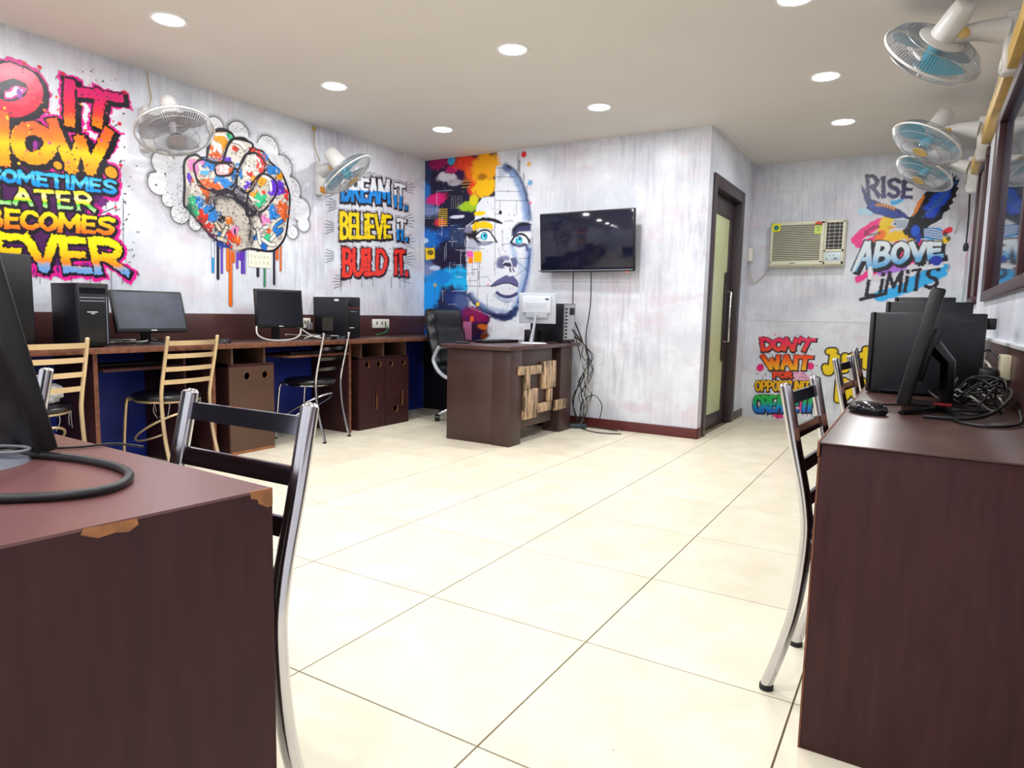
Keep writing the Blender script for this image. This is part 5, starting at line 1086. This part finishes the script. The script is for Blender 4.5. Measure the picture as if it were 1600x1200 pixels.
# white monitor and its stand on the teacher's desk
wm = monitor("silver-white monitor seen from behind on the teacher's desk", (-1.90, 3.66, .758), heading(-.28, 1), .31, .25, .29, 4, base='none', body=silver, th=.03, mark=False)
MB().box((-.0, -.032, .03+.29), (.24, .02, .14), .006).obj('rear_shell', mat('rear_silver', (206, 210, 220), .4), wm)
MB().box((.09, -.0435, .365), (.03, .002, .012)).obj('maker_mark', mat('dark_print', (60, 64, 80), .5), wm)
MB().tube([(0, -.05, .24), (-.01, -.06, .14), (-.03, -.07, .012)], [.022, .02, .03], 10, flat=.5).obj('stand_neck', silver, wm)
MB().lathe([(.0001, .012), (.10, .008), (.115, 0), (.0001, 0)], 28, Matrix.Translation((-.02, -.02, 0)), 1, .8).obj('stand_base', mat('silver_base', (214, 218, 224), .3), wm)
tt = tower("black computer tower with its port side showing on the teacher's desk", (-1.91, 3.86, .758), heading(-1, .25), .165, .36, .335)
tt.location = (-2.11, 4.06, .758)
MB().bx(-.07, .07, -.366, -.36, .03, .33, .001).obj('rear_plate', mat('steel_plate', (176, 178, 184), .35, .6), tt)
rp = MB()
for k in range(9): rp.box((-.045, -.368, .05+k*.03), (.03, .004, .014), .001)
rp.box((.03, -.368, .27), (.06, .004, .06), .001).obj('ports', black, tt)
pb = MB().box((0, 0, .055), (.11, .10, .11), .008).obj('speaker_box', black, None, (-2.02, 3.80, .758)); tag(pb, 'small black box behind the silver-white monitor stand', 'speaker')
tag(MB().box((0, 0, .012), (.40, .14, .022), .006).obj('keyboard', black, None, (-2.19, 3.50, .758), math.radians(80)), "black keyboard lying on the teacher's desk", 'keyboard')
tag(MB().box((0, 0, .008), (.11, .06, .016), .006).obj('mouse', black, None, (-2.27, 3.12, .758), .5), "black mouse at the left edge of the teacher's desk", 'mouse')
tag(MB().box((0, 0, .011), (.43, .13, .02), .005).obj('keyboard', black, None, (-3.28, 1.04, .6405), PI/2), 'black keyboard on the pull-out shelf beneath the dusty monitor', 'keyboard')
tag(MB().box((0, 0, .011), (.43, .13, .02), .005).obj('keyboard', mat('dark_keyboard', (40, 38, 40), .5), None, (-3.22, 2.40, .6605), PI/2), 'dark keyboard on the pull-out shelf beneath the square monitor', 'keyboard')
tag(MB().lathe([(.0001, .028), (.02, .026), (.03, .016), (.032, .004), (.028, 0), (.0001, 0)], 16, None, 1, 1.6).obj('mouse', black_g, None, (-3.15, 1.62, .765)), 'black mouse on the left counter beside the brass chair', 'mouse')

# right desk electronics
tR = tower('black computer tower showing its side panel, nearest on the right desk', (.672, 1.74, .735), heading(-1, .03), .17, .345, .305, 'plain')
for ch in list(tR.children): pass
sp = MB().bx(-.087, -.085, -.335, -.01, .012, .30, .001).obj('side_panel', black_m, tR)
MB().bx(-.0885, -.087, -.09, -.045, .283, .286).bx(-.0885, -.087, -.31, -.265, .276, .279).bx(-.0885, -.087, -.1, -.03, .016, .018).obj('panel_latch', mat('latch', (60, 62, 74), .4), sp)
MB().box((-.02, -.36, .27), (.02, .03, .04), .004).obj('lock_tab', black, tR)
tR2 = tower('second black computer tower behind the nearest one on the right desk', (.69, 2.45, .735), heading(-1, 0), .17, .32, .362)
tR3 = tower('third black computer tower, farthest on the right desk', (.70, 3.20, .735), heading(-1, 0), .17, .27, .405)

rm = thing('monitor', 'thin black monitor seen edge-on leaning over the right desk', 'monitor', (.885, 1.24, .735), heading(-1, 0))
TR = Matrix.Translation((0, .065, .20)) @ Matrix.Rotation(math.radians(11), 4, 'X')
MB().xf(TR).box((0, 0, 0), (.44, .036, .345), .006).obj('housing', black, rm)
MB().xf(TR).box((0, .0183, 0), (.42, .002, .32)).obj('screen', screen_m, rm)
MB().xf(TR).box((0, -.024, -.02), (.24, .02, .16), .006).obj('back_cover', black, rm)
MB().tube([(0, .03, .20), (0, -.012, .15), (0, -.015, .02)], [.034, .03, .028], 8, flat=.7).obj('stand_neck', black, rm)
for a, b_ in (((.0, -.015, .014), (-.20, .10, .006)), ((.0, -.015, .014), (.20, .10, .006)), ((.0, -.015, .014), (-.22, -.04, .006))):
    MB().tube([a, b_], [.018, .011], 6, flat=.5).obj('stand_foot', black, rm)
MB().box((-.02, -.005, .022), (.05, .05, .008), .002).obj('red_clip', red_m, rm)
ms = MB().lathe([(.0001, .036), (.018, .035), (.030, .026), (.034, .012), (.030, 0), (.0001, 0)], 20, None, 1, 1.75).obj('mouse', black_g, None, (.70, 1.0, .735), math.radians(62))
tag(ms, 'black computer mouse at the corner of the right desk', 'mouse')
sb = thing('wall_socket', 'white socket panel on the brown board behind the right desk tower', 'socket', (XR-.02, 2.75, .80))
MB().bx(-.012, 0, -.14, .14, -.035, .08, .003).obj('plate', white_p, sb)
MB().bx(-.014, -.012, -.10, -.05, 0, .04).bx(-.014, -.012, .05, .10, 0, .04).obj('switch', pvc, sb)
s2 = thing('wall_socket', 'yellowed socket with a fat black plug at the right edge of the photo', 'socket', (XR-.02, 1.66, .855))
MB().bx(-.03, 0, -.07, .07, -.04, .045, .004).obj('plate', mat('cream_socket', (224, 214, 182), .45), s2)
ad = MB().box((0, 0, 0), (.06, .075, .085), .012).tube([(0, 0, -.03), (0, -.01, -.075)], .012, 8).obj('power_adapter', black, None, (XR-.082, 1.62, .812)); tag(ad, 'black power adapter plugged in beside the cable tangle', 'adapter')

# wall sockets on the left splashback
for y, z, lab in ((2.655, .885, 'white socket plate between square monitor and tower on the left splashback'), (3.585, .878, 'white socket plate with a green wire near the back corner')):
    s_ = thing('wall_socket', lab, 'socket', (XL+.018, y, z)); wd = .07 if y < 3 else .115
    MB().bx(0, .012, -wd, wd, -.042, .042, .004).obj('plate', white_p, s_)
    m_ = MB()
    for k in (-.5, .1, .5): m_.bx(.012, .0145, k*wd-.008, k*wd+.008, -.008, .02)
    m_.obj('switch', mat('socket_holes', (90, 88, 84), .5), s_)
cable([(XL+.035, 3.64, .87), (XL+.06, 3.64, .82), (XL+.08, 3.56, .79), (XL+.06, 3.48, .775)], .005, 'short green wire from the corner socket', green_c)
tag(MB().box((0, 0, .03), (.03, .05, .06), .006).obj('plug', mat('grey_plug', (120, 120, 124), .5), None, (XL+.045, 2.70, .83)), 'dark plug in the socket beside the square monitor', 'plug')

# paper notice
pn = thing('paper_notice', 'white paper notice with two lines of faint writing under the fist mural', 'notice', (XL+.003, 2.25, 1.37))
MB().box((0, 0, 0), (.0015, .205, .118)).obj('sheet', paper, pn)
wr = MB()
rr = random.Random(9)
for row, n_ in ((.025, 6), (-.022, 5)):
    for k in range(n_):
        y = -.075+k*.15/(n_-1); a = [(0.0012, y+rr.uniform(-.008, .008), row+rr.uniform(-.014, .014)) for _ in range(3)]
        wr.tube(a, .0011, 4); wr.tube([(0.0012, y-.007, row-.012), (0.0012, y-.007, row+.012)], .0011, 4)
wr.obj('faint_writing', mat('faded_ink', (150, 160, 110), .7), pn)

# ------------------------------------------------------------------ cables
gT = 'black cables tangled on the right desk'
rr = random.Random(12)
def loop_pts(cx, cy, z, rx, ry, n=9, turns=1.2, h=.05):
    a0 = rr.uniform(0, 6.28); return [(cx+rx*math.cos(a0+2*PI*turns*i/n)+rr.uniform(-.02, .02), cy+ry*math.sin(a0+2*PI*turns*i/n)+rr.uniform(-.03, .03), max(z+.004, z+rr.uniform(0, h))) for i in range(n+1)]
for k in range(9):
    P = loop_pts(rr.uniform(.93, 1.0), rr.uniform(1.18, 1.55), .738, rr.uniform(.04, .085), rr.uniform(.06, .20), h=rr.choice([.02, .06, .10]))
    P = [(min(p[0], 1.07), p[1], p[2]) for p in P]
    cable(P, .0035, 'black cable looped in the tangle on the right desk', cable_m, gT)
for k in range(2):
    P = loop_pts(1.0, 1.35+.15*k, .74, .06, .16, turns=.9, h=.06)
    cable([(min(p[0], 1.07), p[1], p[2]) for p in P], .0035, 'grey cable looped among the black ones on the right desk', cable_g, 'grey cables in the right desk tangle')
cable([(.84, .99, .742), (.95, 1.0, .745), (1.02, 1.12, .76), (1.07, 1.3, .80), (1.04, 1.55, .80)], .0055, 'thick black cable sweeping across the front of the right desk tangle')
cable([(.90, 1.06, .742), (.93, .93, .741), (1.0, .90, .741), (1.06, .98, .745), (1.075, 1.15, .76)], .0045, 'black cable lying in a wide arc nearest the front of the right desk')
cable([(.70, 1.09, .748), (.72, 1.2, .742), (.82, 1.28, .741), (.95, 1.30, .75)], .003, 'thin mouse cable running back from the mouse on the right desk')
cable([(.96, 2.0, .86), (1.02, 2.02, .87), (1.06, 1.98, .84), (1.06, 1.9, .78), (1.02, 1.8, .76), (.98, 1.7, .745)], .0055, 'grey cable curving out of the nearest tower on the right desk', cable_g)
cable([(1.0, 1.9, .88), (1.06, 2.1, .90), (1.085, 2.0, .87), (1.08, 1.8, .82), (1.07, 1.75, .76)], .0045, 'black cable hanging beside the white socket panel')
# near-left desk cables
cable([(-.42, -.90, .752), (-.30, -.90, .752), (-.17, -.80, .752), (-.145, -.725, .752), (-.22, -.66, .752), (-.36, -.655, .752), (-.52, -.70, .752), (-.75, -.75, .755)], .0068, 'thick black cable looping across the foreground desk top')
cable([(-.53, -.655, .748), (-.49, -.60, .748), (-.47, -.55, .7485), (-.43, -.535, .748), (-.40, -.53, .748)], .0022, 'thin black cable running to the far edge of the foreground desk')
cable([(-.62, -.78, .762), (-.52, -.70, .762), (-.46, -.69, .764), (-.45, -.72, .763), (-.52, -.76, .762)], .003, 'small loop of thin cable on the foreground monitor base', mat('mid_grey_cable', (120, 118, 122), .4))
# left counter cable litter
gC = 'cables cluttered on the left counter'
for (y0, y1, n_) in ((.92, 1.30, 6), (2.35, 2.72, 6)):
    for k in range(n_):
        P = [(-3.40+rr.uniform(-.08, .2), y0+(y1-y0)*i/5+rr.uniform(-.03, .03), .770+rr.uniform(0, .03)) for i in range(6)]
        cable(P, .0035, 'dark cable in the clutter behind the left counter monitors', cable_m if k % 3 else cable_g, gC)
cable([(-3.28, 1.98, .87), (-3.24, 1.96, .81), (-3.20, 2.02, .775), (-3.16, 2.16, .772), (-3.2, 2.30, .80), (-3.27, 2.38, .86)], .006, 'white cable hanging in a loop under the square monitor', cable_g)
cable([(-3.27, 2.36, .86), (-3.2, 2.45, .79), (-3.15, 2.6, .772), (-3.2, 2.72, .775)], .005, 'grey cable running from the square monitor towards the tower', cable_g)
# teacher's desk and television cables
cable([(-1.83, 4.17, 1.40), (-1.83, 4.18, 1.1), (-1.80, 4.17, .85), (-1.72, 4.16, .6), (-1.70, 4.17, .45), (-1.80, 4.17, .25), (-1.72, 4.17, .02)], .005, 'left black cable hanging down the wall from the television')
cable([(-1.66, 4.17, 1.40), (-1.66, 4.18, 1.1), (-1.69, 4.17, .8), (-1.66, 4.17, .6), (-1.74, 4.17, .4), (-1.79, 4.17, .2), (-1.73, 4.16, .02)], .005, 'right black cable hanging down the wall from the television')
gB = "cables dangling between the teacher's desk and the floor"
for k in range(9):
    P = [(-1.765+rr.uniform(-.01, .02), 4.06+rr.uniform(-.08, .03), .80+rr.uniform(0, .16)), (-1.715+rr.uniform(0, .03), 4.12, .76)]+[(-1.69+rr.uniform(-.04, .07), 4.15+rr.uniform(-.05, .06), .64-.115*i) for i in range(5)]+[(-1.70+rr.uniform(-.02, .03), 4.16, .03)]
    cable(P, .0035, "black cable dangling in the tangle behind the teacher's desk", cable_m if k % 4 else cable_g, gB)
cable([(-1.73, 4.16, .02), (-1.70, 4.17, .22), (-1.60, 4.18, .30), (-1.52, 4.18, .22), (-1.53, 4.17, .10)], .004, "black cable arching up beside the teacher's desk above the skirting")
cable([(-1.72, 4.16, .008), (-1.60, 4.05, .006), (-1.45, 4.0, .006), (-1.28, 4.06, .006)], .0042, "black cable trailing across the floor tiles beside the teacher's desk")
cable([(-1.70, 4.18, .012), (-1.50, 4.20, .008), (-1.36, 4.17, .008)], .004, 'thin cable lying along the skirting under the television')
tag(MB().box((0, 0, .02), (.16, .05, .038), .006).obj('extension_socket', mat('dark_socket_strip', (50, 62, 70), .5), None, (-1.72, 4.12, 0), .5), "small extension socket on the floor beside the teacher's desk", 'socket')
tag(MB().lathe([(.0001, -.02), (.02, -.018), (.024, .0), (.02, .018), (.0001, .02)], 12).obj('blue_plug', blue_m, None, (-1.83, 3.99, .80)), "bright blue cable plug at the corner of the teacher's desk", 'plug')
